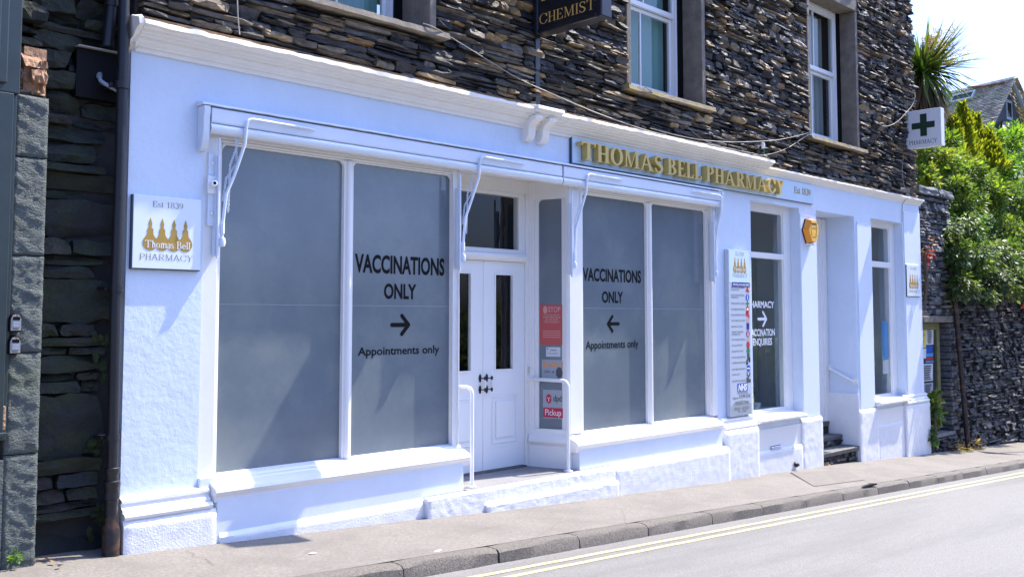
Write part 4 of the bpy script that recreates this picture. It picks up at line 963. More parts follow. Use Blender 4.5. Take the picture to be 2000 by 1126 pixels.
p, q = at(1729.5, 844, -.02), at(1740, 835, -.02); air_brick(p.x, q.x, p.z, q.z, -.024, 2, 4)

# porch hand rails
def porch_rail(pts, label):
    t = thing('porch_handrail', label, 'handrail', pts[-1], 'handrails at the porch')
    mb = MB(); mb.tube(pts, .018, 12); part(mb, 'rail', 'metal_white', t, smooth=50)
    mb = MB(); mb.lathe([(0, 0), (.045, 0), (.045, .010), (.024, .016), (.024, .03)], (pts[-1][0], pts[-1][1], pts[-1][2]), 12); part(mb, 'foot_flange', 'metal_white', t, smooth=40)
    p = Vector(pts[0]); mb = MB(); mb.tube([p+Vector((0, .004, 0)), p+Vector((0, -.012, 0))], .042, 12); part(mb, 'wall_flange', 'metal_white', t, smooth=40)
def bend(xa, ya, xb, yb, z, zf): 
    pts = [(xa, ya, z)]; r = .06
    d = Vector((xb-xa, yb-ya, 0)); L = d.length; d.normalize()
    for k in range(7):
        a = k/6*math.pi/2; u = L-r+r*math.sin(a); pts.append((xa+d.x*u, ya+d.y*u, z-r+r*math.cos(a)))
    pts.append((xb, yb, zf)); return pts
porch_rail(bend(5.905, PD-.02, 5.925, -.03, .965, .086), 'white tubular porch handrail at the left of the double door, beside the sill end')
porch_rail(bend(7.165, PD-.02, 7.19, -.06, .965, .086), 'white tubular porch handrail right of the double door, in front of the parcel notice')
p0, p1 = Vector((13.615, .43, .845)), Vector((13.615, .045, .655))
t = thing('grab_rail', 'short white sloping grab rail on the doorway side wall above the stone steps', 'handrail', p1)
mb = MB(); mb.tube([p0+Vector((.06, 0, 0)), p0+Vector((.02, 0, 0)), p0+Vector((0, -.02, -.01)), p1+Vector((0, .02, .01)), p1+Vector((.02, 0, 0)), p1+Vector((.06, 0, 0))], .019, 10); part(mb, 'rail', 'metal_white', t, smooth=50)
for p in (p0, p1):
    mb = MB(); mb.tube([p+Vector((.052, 0, 0)), p+Vector((.066, 0, 0))], .05, 14); part(mb, 'wall_flange', 'metal_white', t, smooth=40)
o = MB(); p = at(1034, 722, PD-.022); o.box(p.x-.022, p.x+.022, PD-.034, PD-.022, p.z-.035, p.z+.035); bell = part(o, 'door_bell', 'cream_plastic', None, bevel=.004) if False else o.build('door_bell', 'cream_plastic', bevel=.004)
tag(bell, 'small cream bell push beside the right leaf of the white double door', 'door bell')
o = MB(); o.box(p.x-.010, p.x+.010, PD-.039, PD-.034, p.z-.016, p.z+.016); o.build('button', 'porcelain', bell, bevel=.002)

# ------------------------------------------------------------------ signs
def flat(mb, x0, x1, z0, z1, mapf, d=0): mb.add([mapf(x0, z0, d), mapf(x1, z0, d), mapf(x1, z1, d), mapf(x0, z1, d)], [(0, 1, 2, 3)])
def disc(mb, cx, cz, rx, rz, mapf, d, n=16): mb.add([mapf(cx+rx*math.cos(2*math.pi*k/n), cz+rz*math.sin(2*math.pi*k/n), d) for k in range(n)], [tuple(range(n))])
def plaque(x0, x1, z0, z1, y, label):
    t = thing('wall_plaque', label, 'sign', ((x0+x1)/2, 0, z0))
    b = MB(); b.box(x0, x1, y, -.001, z0, z1); part(b, 'panel', 'plaque_white', t, bevel=.003)
    e = MB(); e.box(x0-.008, x0+.0, y+.004, -.001, z0, z1-.002); e.box(x0-.008, x1, y+.004, -.001, z0-.008, z0); part(e, 'edge_trim', 'plaque_edge', t)
    W, H = x1-x0, z1-z0; m = facing(y-.0015, x0, z0)
    k = MB(); s = W*.107
    lf = bottle_logo(W*.505, H*.245, s)
    f2 = lambda X, Y: lf(X, (Y-H*.245)*1.0+H*.245)
    print_loops(k, f2, (W*.05, W*.98, H*.2, H*.8), W*.008, m, 0); part(k, 'flask_emblem', 'gold_print', t)
    g_ = MB(); serif_text(g_, 'Est 1839', .10, W*.27, W*.73, H*.845, H*.08, m, 0, track=.03); serif_text(g_, 'PHARMACY', .09, W*.10, W*.89, H*.115, H*.085, m, 0, track=.03); part(g_, 'lettering', 'grey_print', t)
    w_ = MB(); m2 = facing(y-.003, x0, z0); serif_text(w_, 'Thomas Bell', .13, W*.17, W*.845, H*.285, H*.10, m2, 0, track=.02); part(w_, 'white_lettering', 'vinyl_white', t)
plaque(2.798, 3.288, 1.928, 2.428, -.032, 'large white pharmacy plaque with gold flasks, on the left pier by the drainpipe')
plaque(15.462, 15.985, 1.930, 2.440, -.030, 'white pharmacy plaque with gold flasks on the narrow pier at the far right end')
# fascia board with raised gold letters
t = thing('fascia_sign', 'long pale blue fascia sign with raised gold capital letters under the cornice', 'sign', (9.8, 0, 3.15))
b = MB(); b.box(7.305, 12.375, -.030, -.001, 3.155, 3.418); part(b, 'board', 'sign_panel', t, bevel=.003)
e = MB(); e.box(7.290, 7.3045, -.026, -.001, 3.150, 3.418); e.box(7.305, 12.375, -.026, -.001, 3.150, 3.1548); part(e, 'edge_trim', 'plaque_edge', t)
txt = 'THOMAS BELL PHARMACY'; x0, x1 = 7.352, 11.44; tot = sum(glyph_loops(c, .20)[1]+.035 if c != ' ' else .30 for c in txt); sx = (x1-x0)/tot; u = x0
for c in txt:
    if c == ' ': u += .30*sx; continue
    lp, adv = glyph_loops(c, .20)
    mb = MB(); emit_loops(mb, [[(u+a*sx, 3.192+b*.182) for a, b in L] for L in lp], facing(-.04), .072, 0.0)
    lo = part(mb, 'letter', 'gold_letter', t, fix=True)
    st = MB()
    for fx in (.2, .6): st.tube([(u+adv*sx*fx, -.028, 3.205), (u+adv*sx*fx, -.05, 3.205)], .006, 6)
    part(st, 'stand_off', 'metal_white', lo)
    u += (adv+.035)*sx
mb = MB(); serif_text(mb, 'Est 1839', .14, 11.84, 12.30, 3.262, .088, facing(-.0305), .003, 0); part(mb, 'small_lettering', 'gold_print', t)
# services board
sx0, sx1, sz0, sz1, sy = 10.140, 10.632, .398, 2.418, -.058
t = thing('services_board', 'tall narrow white board listing pharmacy services, fixed to the pier left of the clear window', 'sign', (10.38, 0, sz0))
b = MB(); b.box(sx0, sx1, sy, -.002, sz0, sz1); part(b, 'panel', 'board_grey', t, bevel=.003)
W, H = sx1-sx0, sz1-sz0; m = facing(sy-.001, sx0, sz0); Z = lambda py: (at(1445, py, sy).z-sz0)
mm = lambda d_: facing(sy-d_, sx0, sz0)
k = MB(); flat(k, .012, W-.012, Z(552), H-.01, mm(.001)); part(k, 'header_field', 'board_pale', t)
k = MB(); s = W*.098; lf = bottle_logo(W*.52, Z(533), s*.95)
print_loops(k, lambda X, Y: lf(X, Y), (W*.05, W*.99, Z(533)-.02, Z(533)+s*4.6), .006, mm(.002), 0); part(k, 'flask_emblem', 'gold_print', t)
k = MB(); serif_text(k, 'Est 1839', .09, W*.33, W*.72, Z(499.5), .05, mm(.002), 0, track=.03); serif_text(k, 'PHARMACY', .08, W*.18, W*.88, Z(542), .052, mm(.002), 0, track=.03); part(k, 'heading', 'grey_print', t)
k = MB(); serif_text(k, 'Thomas Bell', .13, W*.23, W*.84, Z(529.5), .048, mm(.003), 0); part(k, 'white_lettering', 'vinyl_white', t)
k = MB(); flat(k, W*.15, W*.97, Z(559.5), Z(551), mm(.002)); part(k, 'band', 'print_blue', t)
k = MB(); sans_text(k, 'SERVICES AVAILABLE HERE', W*.19, W*.93, Z(557.6), .026, mm(.003), 0, bold=.02); part(k, 'band_lettering', 'vinyl_white', t)
ROWS = [('PRESCRIPTION ORDERING|& COLLECTION', 563, 'print_red'), ('HEALTHCARE & MEDICINES|INFORMATION', 578, 'nhs_blue'), ('MINOR AILMENTS SCHEME', 592, 'print_green'), ('NHS MEDICINES REVIEW', 603.5, 'print_red'), ('BLOOD PRESSURE CHECKS', 614.5, 'print_red'), ('GLUTEN FREE FOOD SCHEME', 625.5, 'stop_pink'), ('NHS HEALTH CHECKS', 637, 'print_blue'), ('EMERGENCY HORMONAL|CONTRACEPTION', 649.5, 'print_magenta'), ('STOP SMOKING SERVICE', 662.5, 'stop_pink'), ('FLU VACCINATIONS', 673.5, 'print_red'), ('INHALER RECYCLING', 685, 'print_green'), ('PRIVATE PRESCRIPTIONS', 697, 'print_grey'), ('VETERINARY PRESCRIPTIONS', 707.5, 'print_black'), ('NEW MEDICINE SERVICE', 720, 'nhs_blue'), ('LIVING AIDS', 730, 'print_black'), ('PRESCRIPTION DELIVERY', 743, 'print_grey')]
k = MB()
for s_, py, mc in ROWS:
    ls = s_.split('|')
    for q, l_ in enumerate(ls):
        z_ = Z(py)+(.012 if len(ls) > 1 else 0)-.028*q; sans_text(k, l_, W*.10, W*.10+min(.62, .030*len(l_)/.9*.92)*W*1.0, z_-.010, .020, mm(.0015), 0)
part(k, 'service_list', 'print_grey', t)
for i, (s_, py, mc) in enumerate(ROWS):
    k = MB(); cz = Z(py+(2 if '|' in s_ else 0)); cx = W*.855
    if i in (5, 8): print_loops(k, _U(_ring(cx, cz, .036, .036, .008, .008), _fS([(cx-.02, cz+.02), (cx+.02, cz-.02)], [.008, .008])), (cx-.06, cx+.06, cz-.06, cz+.06), .004, mm(.0015), 0)
    elif i == 2: flat(k, cx-.04, cx+.04, cz-.010, cz+.010, mm(.0015)); flat(k, cx-.010, cx+.010, cz-.04, cz+.04, mm(.002))
    elif i in (6, 11): flat(k, cx-.028, cx+.032, cz-.040, cz+.040, mm(.0015))
    elif i == 12:
        for dx_, dz_ in ((-.03, -.012), (.025, .02)): disc(k, cx+dx_, cz+dz_, .022, .026, mm(.0015), 0, 10); disc(k, cx+dx_, cz+dz_+.03, .02, .012, mm(.0016), 0, 8)
    elif i == 0: print_loops(k, _fP((cx-.045, cz-.02), (cx+.045, cz-.035), (cx+.01, cz+.045)), (cx-.08, cx+.08, cz-.08, cz+.08), .004, mm(.0015), 0)
    elif i == 4: disc(k, cx-.008, cz+.012, .04, .032, mm(.0015), 0); disc(k, cx+.028, cz-.022, .018, .016, mm(.0016), 0)
    elif i == 14: print_loops(k, _I(_ring(cx, cz, .042, .042, .018, .018), _fR(cx-.1, cz-.1, cx+.1, cz+.015)), (cx-.08, cx+.08, cz-.08, cz+.08), .004, mm(.0015), 0)
    elif i == 15: flat(k, cx-.05, cx+.01, cz-.03, cz+.035, mm(.0015)); flat(k, cx+.014, cx+.05, cz-.03, cz+.012, mm(.0015))
    else: disc(k, cx, cz, .040, .042, mm(.0015), 0)
    ic = part(k, 'service_icon', mc, t)
    if i in (1, 3, 7, 13):
        k = MB()
        if i == 3: flat(k, cx-.022, cx+.022, cz-.015, cz+.015, mm(.002))
        elif i == 13: flat(k, cx-.032, cx+.032, cz-.008, cz+.008, mm(.002))
        else: disc(k, cx, cz+.018, .010, .010, mm(.002), 0, 8); flat(k, cx-.009, cx+.009, cz-.028, cz+.006, mm(.002))
        part(k, 'icon_mark', 'vinyl_white', ic)
k = MB(); flat(k, W*.33, W*.80, Z(764), Z(748), mm(.0015)); nb = part(k, 'health_service_logo', 'nhs_blue', t)
k = MB(); sans_text(k, 'NHS', W*.355, W*.775, Z(762), Z(750)-Z(762), mm(.003), 0, bold=.05, shear=.25); part(k, 'logo_lettering', 'vinyl_white', nb)
k = MB(); sans_text(k, 'SERVICES AVAILABLE', W*.33, W*.80, Z(768.5), .02, mm(.002), 0); part(k, 'logo_caption', 'print_grey', t)
k = MB(); sans_text(k, 'Telephone:', W*.10, W*.36, Z(778), .028, mm(.002), 0); sans_text(k, '015394 33345', W*.40, W*.93, Z(777.2), .045, mm(.002), 0); part(k, 'telephone_line', 'print_black', t)
k = MB(); cz = Z(812); fl_ = _I(_fE(W*.5, Z(802), W*.55, .13), _fR(.014, .012, W-.014, 2)); print_loops(k, fl_, (0, W, 0, Z(775)), .012, mm(.001), 0); flat(k, .014, W-.014, .012, Z(803), mm(.0012)); part(k, 'footer_field', 'print_grey' if False else 'paper_dim', t)
k = MB(); serif_text(k, 'OPENING TIMES' if False else 'OPE', .1, 0, .001, -5, .001, mm(.003), 0) if False else None
sans_text(k, 'OPENING TIMES', W*.20, W*.85, Z(790), .042, mm(.003), 0); sans_text(k, 'MONDAY - SATURDAY', W*.17, W*.87, Z(799.5), .036, mm(.003), 0); sans_text(k, '9am - 5.30pm', W*.34, W*.72, Z(804.5), .030, mm(.003), 0); part(k, 'opening_times', 'grey_print', t)
# hanging CHEMIST sign: board square to the wall, seen from its left face
SX = 6.77
t = thing('hanging_sign', 'black hanging sign board with gold CHEMIST lettering, standing out from the slate wall', 'sign', (SX, 0, 3.65))
b = MB(); b.box(SX-.035, SX+.035, -.055, -.0, 3.60, 7.0); part(b, 'wall_post', 'black_board', t, bevel=.006)
zb, zt = 4.335, 5.06; yo = -.92
b = MB(); b.box(SX-.05, SX+.05, yo+.06, -.12, zb+.05, zt-.05); part(b, 'board', 'black_board', t)
b = MB(); b.box(SX-.075, SX+.075, yo, yo+.06, zb, zt); b.box(SX-.075, SX+.075, -.12, -.056, zb, zt); b.box(SX-.075, SX+.075, yo+.06, -.12, zb, zb+.05); b.box(SX-.075, SX+.075, yo+.06, -.12, zt-.05, zt); part(b, 'frame', 'black_board', t, bevel=.012)
ms = lambda u, v, d: (SX-.0515-d, -.13-u, zb+v)
k = MB()
def su(px, py): q = atX(px, py, SX-.0515); return -.13-q.y if False else (-q.y-.13, q.z-zb)
u0, v0 = su(1053, 49); u1, _ = su(1164.5, 28.5); _, vt = su(1053, 29)
serif_text(k, 'CHEMIST', .12, u0, u1, v0, vt-v0, ms, 0, track=.05); part(k, 'lettering', 'gold_leaf', t)
k = MB()
for cu, ww in ((u0+.06, .05), (u0+.15, .05), (u1-.12, .06)):
    cz = v0+.30
    f = _D(_U(_fE(cu, cz, ww, ww*1.25), _fR(cu-ww*.6, cz-ww*1.5, cu+ww*.6, cz-ww*1.2), _fR(cu-ww*.3, cz+ww, cu+ww*.3, cz+ww*2.2)), _U(_fE(cu, cz, ww-.007, ww*1.25-.007), _fR(cu-ww*.3+.007, cz+ww*.8, cu+ww*.3-.007, cz+ww*2.1)))
    print_loops(k, f, (cu-.12, cu+.12, cz-.14, cz+.16), .004, ms, 0)
part(k, 'flask_outline', 'gold_leaf', t)
# green cross box sign at the far corner
PX_ = 15.60
t = thing('pharmacy_cross_sign', 'white projecting box sign with dark green cross and PHARMACY lettering at the building corner', 'sign', (PX_, 0, 4.36))
b = MB(); b.box(PX_-.0, PX_+.14, -.58, -.012, 4.325, 4.936); part(b, 'box', 'lightbox', t, bevel=.006)
mc = lambda u, v, d: (PX_-.0015-d, -.012-u, 4.325+v)
k = MB(); k.extr([(.24, .18), (.345, .18), (.345, .305), (.47, .305), (.47, .405), (.345, .405), (.345, .54), (.24, .54), (.24, .405), (.105, .405), (.105, .305), (.24, .305)], mc, 0, .004); part(k, 'cross', 'cross_green', t)
k = MB(); serif_text(k, 'PHARMACY', .13, .055, .505, .055, .068, mc, 0, track=.04); part(k, 'lettering', 'cross_green', t)
b = MB(); b.tube([(PX_+.07, .03, 4.85), (PX_+.07, -.02, 4.85)], .03, 6); part(b, 'bracket', 'metal_white', t)
# burglar alarm box
t = thing('alarm_box', 'orange and yellow burglar alarm box with cut corners on the pier left of the doorway', 'alarm box', (12.25, 0, 2.62))
ax0, ax1, az0, az1 = 12.055, 12.395, 2.600, 2.935
hx = [(ax0+.09, az1), (ax1-.10, az1), (ax1-.02, az1-.06), (ax1, az1-.14), (ax1-.05, az0+.04), (ax1-.10, az0), (ax0+.10, az0), (ax0, az1-.16)]
sh = [(ax0+(u-ax0)*.86+.025, v+.0) for u, v in hx]
mapA = lambda u, v, d: (u, -d, v)
n = len(hx); b = MB(); fr_ = [mapA(ax0+.17+(u-ax0-.17)*.80, 2.77+(v-2.77)*.84, .11) for u, v in hx]; bk = [mapA(u, v, .035) for u, v in hx]; b0 = [mapA(u, v, .0) for u, v in hx]
b.add(bk+fr_, [(i, (i+1) % n, n+(i+1) % n, n+i) for i in range(n)]); part(b, 'housing', 'alarm_orange', t)
b = MB(); b.add(fr_, [tuple(range(n))]); part(b, 'face', 'alarm_yellow', t)
b = MB(); b.add(bk+b0, [(i, (i+1) % n, n+(i+1) % n, n+i) for i in range(n)]); part(b, 'backplate', 'print_black', t)
k = MB(); ma = facing(-.1115); cx = 12.225
print_loops(k, _U(_D(_fR(cx-.09, 2.76, cx+.075, 2.875), _fR(cx-.08, 2.74, cx+.065, 2.862)), _fR(cx-.055, 2.845, cx-.03, 2.87), _fR(cx-.015, 2.845, cx+.012, 2.87), _fR(cx+.028, 2.845, cx+.05, 2.87), _fS([(cx-.085, 2.76), (cx-.06, 2.72), (cx-.085, 2.70)], [.01, .01, .01]), _fS([(cx+.07, 2.76), (cx+.045, 2.72), (cx+.08, 2.70)], [.01, .01, .01])), (cx-.15, cx+.15, 2.66, 2.9), .004, ma, 0)
sans_text(k, 'CASTLE', cx-.055, cx+.05, 2.79, .028, ma, 0); sans_text(k, 'ALARMS', cx-.06, cx+.055, 2.672, .022, ma, 0); part(k, 'emblem', 'print_black', t)
b = MB(); b.box(ax0+.10, ax1-.11, -.085, -.0, az0-.028, az0+.0); part(b, 'strobe_lens', 'lightbox', t, bevel=.006)
# notices in the porch window
wS, mpS, uS0, uS1 = SPL
def notice(u0, u1, z0, z1, m, label, k=-.029, cat='notice'):
    b = MB(); b.extr([(u0, z0), (u1, z0), (u1, z1), (u0, z1)], mpS, k-.0005, k+.0006); o = b.build('notice', m); tag(o, label, cat); return o
def pz(py, px=1080): return at(px, py, .2).z
uu = lambda px: uS0+(px-1051)/(1112-1051)*(uS1-uS0)
mk = lambda d: (lambda u, v, k: mpS(u, v, -.028+d+k))
n1 = notice(uu(1052.5), uu(1104), pz(673), pz(594.5), 'stop_red', 'red STOP notice at the top of the porch side window')
k = MB(); sans_text(k, 'STOP', uu(1071), uu(1098), pz(609), pz(599)-pz(609), mk(.001), 0, bold=.03)
for i, (s_, a, b_) in enumerate((('IF YOU HAVE HAD ANY', 1061, 1096), ('SYMPTOMS PLEASE', 1060, 1098), ('DO NOT ENTER', 1065, 1093), ('THIS PHARMACY!', 1062, 1097))): sans_text(k, s_, uu(a), uu(b_), pz(616.5+i*4.6), .020, mk(.001), 0, bold=.02)
for i in range(4): flat(k, uu(1059), uu(1098), pz(647+i*4), pz(645.6+i*4), mk(.001))
disc(k, uu(1064.5), pz(604.5), .024, .04, mk(.001), 0); k.build('lettering', 'stop_pink', n1)
n2 = notice(uu(1066), uu(1097.5), pz(696), pz(677.5), 'paper', 'small white card below the red notice in the porch side window')
k = MB(); sans_text(k, 'OPENING', uu(1076), uu(1089), pz(685), .018, mk(.001), 0); sans_text(k, 'Mon - Sat 9-5.30', uu(1073), uu(1091), pz(691), .014, mk(.001), 0); flat(k, uu(1068), uu(1071), pz(682), pz(680), mk(.001)); k.build('lettering', 'print_black', n2)
n3 = notice(uu(1056.5), uu(1109.5), pz(741.5), pz(702), 'paper_dim', 'pale poster with orange heading behind the right porch handrail')
k = MB(); flat(k, uu(1073), uu(1093), pz(716), pz(708), mk(.001)); disc(k, uu(1063.5), pz(712), .026, .035, mk(.001), 0); disc(k, uu(1103), pz(712), .024, .035, mk(.001), 0); k.build('orange_print', 'print_orange', n3)
k = MB(); flat(k, uu(1062), uu(1076), pz(727), pz(726), mk(.001)); flat(k, uu(1062), uu(1074), pz(724.5), pz(723.5), mk(.001)); disc(k, uu(1095), pz(727), .04, .06, mk(.001), 0, 7); flat(k, uu(1080), uu(1084), pz(727.5), pz(724.5), mk(.001)); k.build('blue_print', 'print_grey', n3)
n4 = notice(uu(1059), uu(1104), pz(817), pz(761), 'paper_dim', 'white parcel pickup sticker with red strip, lowest in the porch side window')
k = MB(); flat(k, uu(1059.5), uu(1103.5), pz(815), pz(796), mk(.001))
hx_, hz_ = uu(1072), pz(778.5)
k.add([mk(.001)(hx_+.034*math.sin(R(60*i)), hz_+.052*math.cos(R(60*i)), 0) for i in range(6)], [tuple(range(6))]); k.build('red_print', 'parcel_red', n4)
k = MB(); sans_text(k, 'Pickup', uu(1064), uu(1099), pz(811), .062, mk(.002), 0)
for a in (60, 180, 300): k.add([mk(.002)(hx_+q.x, hz_+q.y, 0) for q in [Vector((math.sin(R(a))*.02+math.cos(R(a))*.003, math.cos(R(a))*.03-math.sin(R(a))*.003)), Vector((math.cos(R(a))*.003, -math.sin(R(a))*.003)), Vector((-math.cos(R(a))*.003, math.sin(R(a))*.003)), Vector((math.sin(R(a))*.02-math.cos(R(a))*.003, math.cos(R(a))*.03+math.sin(R(a))*.003))]], [(0, 1, 2, 3)])
k.build('white_lettering', 'vinyl_white', n4)
k = MB(); sans_text(k, 'dpd', uu(1082), uu(1100), pz(783), .062, mk(.001), 0, bold=.02); k.build('grey_lettering', 'print_grey', n4)

# things on display inside the clear window
t = thing('carboy', 'big round glass carboy of green and amber liquid inside the clear window', 'bottle', (11.19, .42, .40))
mb = MB(); mb.lathe([(0, 0), (.09, .005), (.14, .05), (.165, .12), (.15, .22)], (11.19, .42, .365), 20); part(mb, 'lower_liquid', 'carboy_amber', t, smooth=60)
mb = MB(); mb.lathe([(.15, .22), (.12, .30), (.07, .36), (.04, .40), (.035, .50), (.05, .52), (0, .53)], (11.19, .42, .365), 20); part(mb, 'upper_liquid', 'carboy_green', t, smooth=60)
mb = MB(); mb.lathe([(0, 0), (.035, 0), (.06, .03), (.075, .085), (.07, .085), (.055, .035), (0, .01)], (11.56, .44, .365), 16); tag(mb.build('bowl', 'porcelain', smooth=50), 'small white bowl on the sill of the clear window', 'bowl')
t = thing('soft_toy', 'small dark brown soft toy sitting behind the white bowl in the clear window', 'toy', (11.62, .54, .36))
mb = MB()
mb.lathe([(0, 0), (.06, .02), (.075, .09), (.05, .16), (0, .17)], (11.62, .55, .36), 10); part(mb, 'body', 'curtain' if False else 'bark', t, smooth=60)
mb = MB(); mb.lathe([(0, -.055), (.045, -.035), (.058, 0), (.045, .035), (0, .055)], (11.62, .54, .565), 10); mb.lathe([(0, -.02), (.022, 0), (0, .02)], (11.57, .54, .62), 8); mb.lathe([(0, -.02), (.022, 0), (0, .02)], (11.67, .54, .62), 8); part(mb, 'head', 'bark', t, smooth=60)
for i in range(4):
    mb = MB(); mb.box(10.97, 11.22, .68, .90, .80+.185*i, .80+.185*i+.175); tag(mb.build('storage_box', 'paper', bevel=.004), ['white storage box at the bottom of the stack in the clear window', 'white storage box second from the bottom of the stack in the clear window', 'white storage box third from the bottom of the stack in the clear window', 'white storage box on top of the stack in the clear window'][i], 'box', 'white boxes stacked in the window')
mb = MB(); mb.box(10.97, 11.22, .67, .92, .36, .795); tag(mb.build('display_plinth', 'interior_dark'), 'dark plinth under the stacked white boxes inside the clear window', 'plinth')
mb = MB(); mb.box(14.95, 15.17, .175, .176, .93, 1.52); tag(mb.build('notice', 'print_sky'), 'blue poster inside the last window at the right end', 'notice')
mb = MB(); mb.box(14.95, 15.17, .175, .176, .70, .92); tag(mb.build('notice', 'paper'), 'white paper notice below the blue poster in the last window', 'notice')
mb = MB(); mb.box(14.40, 14.47, .171, .172, .42, .52); tag(mb.build('notice', 'paper'), 'tiny white sticker in the bottom left corner of the last window', 'notice')
# ------------------------------------------------------------------ left neighbour: riven slate pier, green timber front, dark recessed wall
t = thing('neighbour_building', 'dark rubble building at the far left with riven slate pier and green timber front', 'building', (2.0, .3, gz(2)))
def riven(x0, x1, y0, z0, z1, seed, amp=.011, cell=.014, side=True):
    mb = MB(); nx = int((x1-x0)/cell); nz = int((z1-z0)/cell)
    for k in range(nz+1):
        for i in range(nx+1):
            x = x0+(x1-x0)*i/nx; z = z0+(z1-z0)*k/nz; q = Vector((x*3.2, seed, z*5.5))
            w = noise.noise(q*.8)*.9
            r = abs(noise.noise(Vector((x*6+w, seed*2, z*15+x*7+w*2))))*1.0+.55*abs(noise.noise(Vector((x*16, seed, z*38+x*12))))+.25*noise.noise(Vector((x*45, seed, z*80)))
            e = min(i, nx-i, k, nz-k); y = y0-amp*(r*1.2-.4)+(.012 if e == 0 else 0)
            mb.v.append((x, y, z))
    for k in range(nz):
        for i in range(nx): a = k*(nx+1)+i; mb.f.append([a, a+1, a+nx+2, a+nx+1]); mb.c.append((1, 1, 1))
    rings = [[i for i in range(nx+1)], [nx+(nx+1)*k for k in range(nz+1)], [(nx+1)*nz+i for i in range(nx, -1, -1)], [(nx+1)*k for k in range(nz, -1, -1)]]
    for rg in rings:
        o = len(mb.v); mb.v += [(mb.v[r][0], y0+.30, mb.v[r][2]) for r in rg]
        for q in range(len(rg)-1): mb.f.append([rg[q], rg[q+1], o+q+1, o+q]); mb.c.append((1, 1, 1))
    return mb
zs = [gz(2.1)-.06, .69, 1.52, 2.05, 2.58, 2.985]
zs = [gz(2.1)-.06] + [at(60, py, -.1).z for py in (885, 688, 499, 307, 186)]
for i, (a, b) in enumerate(zip(zs[:-1], zs[1:])):
    part(riven(2.015, 2.212, -.10, a+.003, b-.003, i*1.7), 'slate_block', 'riven_slate', t, smooth=50, fix=False)
mb = MB(); mb.box(2.02, 2.205, -.06, .5, .0, 3.0); part(mb, 'pier_core', 'mortar', t)
# rubble brickwork exposed over the pier
def lump(c, s, seed, mb=None, n=2):
    bm = bmesh.new(); bmesh.ops.create_icosphere(bm, subdivisions=n, radius=1); mb = mb or MB(); o = len(mb.v)
    for v in bm.verts:
        q = v.co.copy(); k = 1+.35*noise.noise(q*1.3+Vector((seed, 0, 0)))
        mb.v.append((c[0]+q.x*s[0]*k, c[1]+q.y*s[1]*k, c[2]+q.z*s[2]*k))
    for f in bm.faces: mb.f.append([o+v.index for v in f.verts]); mb.c.append(mb.cur)
    bm.free(); return mb
rr = random.Random(4)
for (px, py, w, h) in ((70, 118, .15, .10), (52, 142, .07, .09), (76, 150, .10, .08), (88, 138, .05, .12), (60, 166, .11, .05), (84, 172, .07, .06), (50, 180, .07, .04), (72, 183, .08, .03)):
    p = at(px, py, -.05); mb = MB(); stone_mesh(mb, p.x-w/2, min(p.x+w/2, 2.21), p.z-h/2, p.z+h/2, rr, -.01, .09, .5, nx=5); part(mb, 'sandstone_lump', 'sandstone', t, fix=False)
mb = MB(); mb.box(2.08, 2.215, -.02, .3, 2.96, 3.30); part(mb, 'sandstone_backing', 'sandstone', t)
mb = MB(); mb.box(1.2, 2.85, .20, .6, -.1, 6.0); mb.box(1.0, 2.05, -.045, .2, -.1, 5.5); part(mb, 'wall_core', 'mortar', t)
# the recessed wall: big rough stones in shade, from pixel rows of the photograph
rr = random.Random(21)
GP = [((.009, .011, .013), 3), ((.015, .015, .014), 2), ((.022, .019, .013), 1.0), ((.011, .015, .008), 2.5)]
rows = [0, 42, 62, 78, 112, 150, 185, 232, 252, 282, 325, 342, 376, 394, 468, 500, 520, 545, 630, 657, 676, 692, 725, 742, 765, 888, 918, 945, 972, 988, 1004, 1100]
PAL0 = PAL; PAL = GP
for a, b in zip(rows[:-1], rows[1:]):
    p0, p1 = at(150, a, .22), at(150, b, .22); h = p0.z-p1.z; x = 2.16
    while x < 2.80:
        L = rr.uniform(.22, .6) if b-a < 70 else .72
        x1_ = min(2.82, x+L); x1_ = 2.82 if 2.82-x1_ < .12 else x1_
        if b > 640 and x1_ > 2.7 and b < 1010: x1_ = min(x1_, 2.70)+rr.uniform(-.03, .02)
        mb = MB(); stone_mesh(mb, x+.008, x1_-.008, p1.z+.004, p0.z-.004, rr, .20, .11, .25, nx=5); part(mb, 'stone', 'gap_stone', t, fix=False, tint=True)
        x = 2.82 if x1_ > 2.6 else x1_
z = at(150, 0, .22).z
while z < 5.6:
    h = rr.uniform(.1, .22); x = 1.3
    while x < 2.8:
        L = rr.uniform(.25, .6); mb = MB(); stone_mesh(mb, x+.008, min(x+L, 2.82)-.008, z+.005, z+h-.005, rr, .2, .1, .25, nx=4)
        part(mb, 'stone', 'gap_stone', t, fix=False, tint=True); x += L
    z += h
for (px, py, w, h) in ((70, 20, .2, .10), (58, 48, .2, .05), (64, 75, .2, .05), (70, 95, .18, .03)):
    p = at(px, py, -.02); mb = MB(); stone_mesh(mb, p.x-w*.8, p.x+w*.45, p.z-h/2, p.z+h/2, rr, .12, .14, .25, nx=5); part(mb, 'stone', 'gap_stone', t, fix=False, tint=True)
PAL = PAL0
# big foot stone with mossy edge
mb = MB(); 
for i in range(34): lump((2.68+rr.uniform(-.07, .05), .12+rr.uniform(-.02, .03), rr.choice((.25, .3, .16, 1.15, 1.3, 1.42, .75, .68))+rr.uniform(-.05, .05)), (rr.uniform(.012, .04), .012, rr.uniform(.012, .05)), i*3.1, mb, 1)
part(mb, 'moss_patch', 'moss', t, smooth=60, kind='stuff')
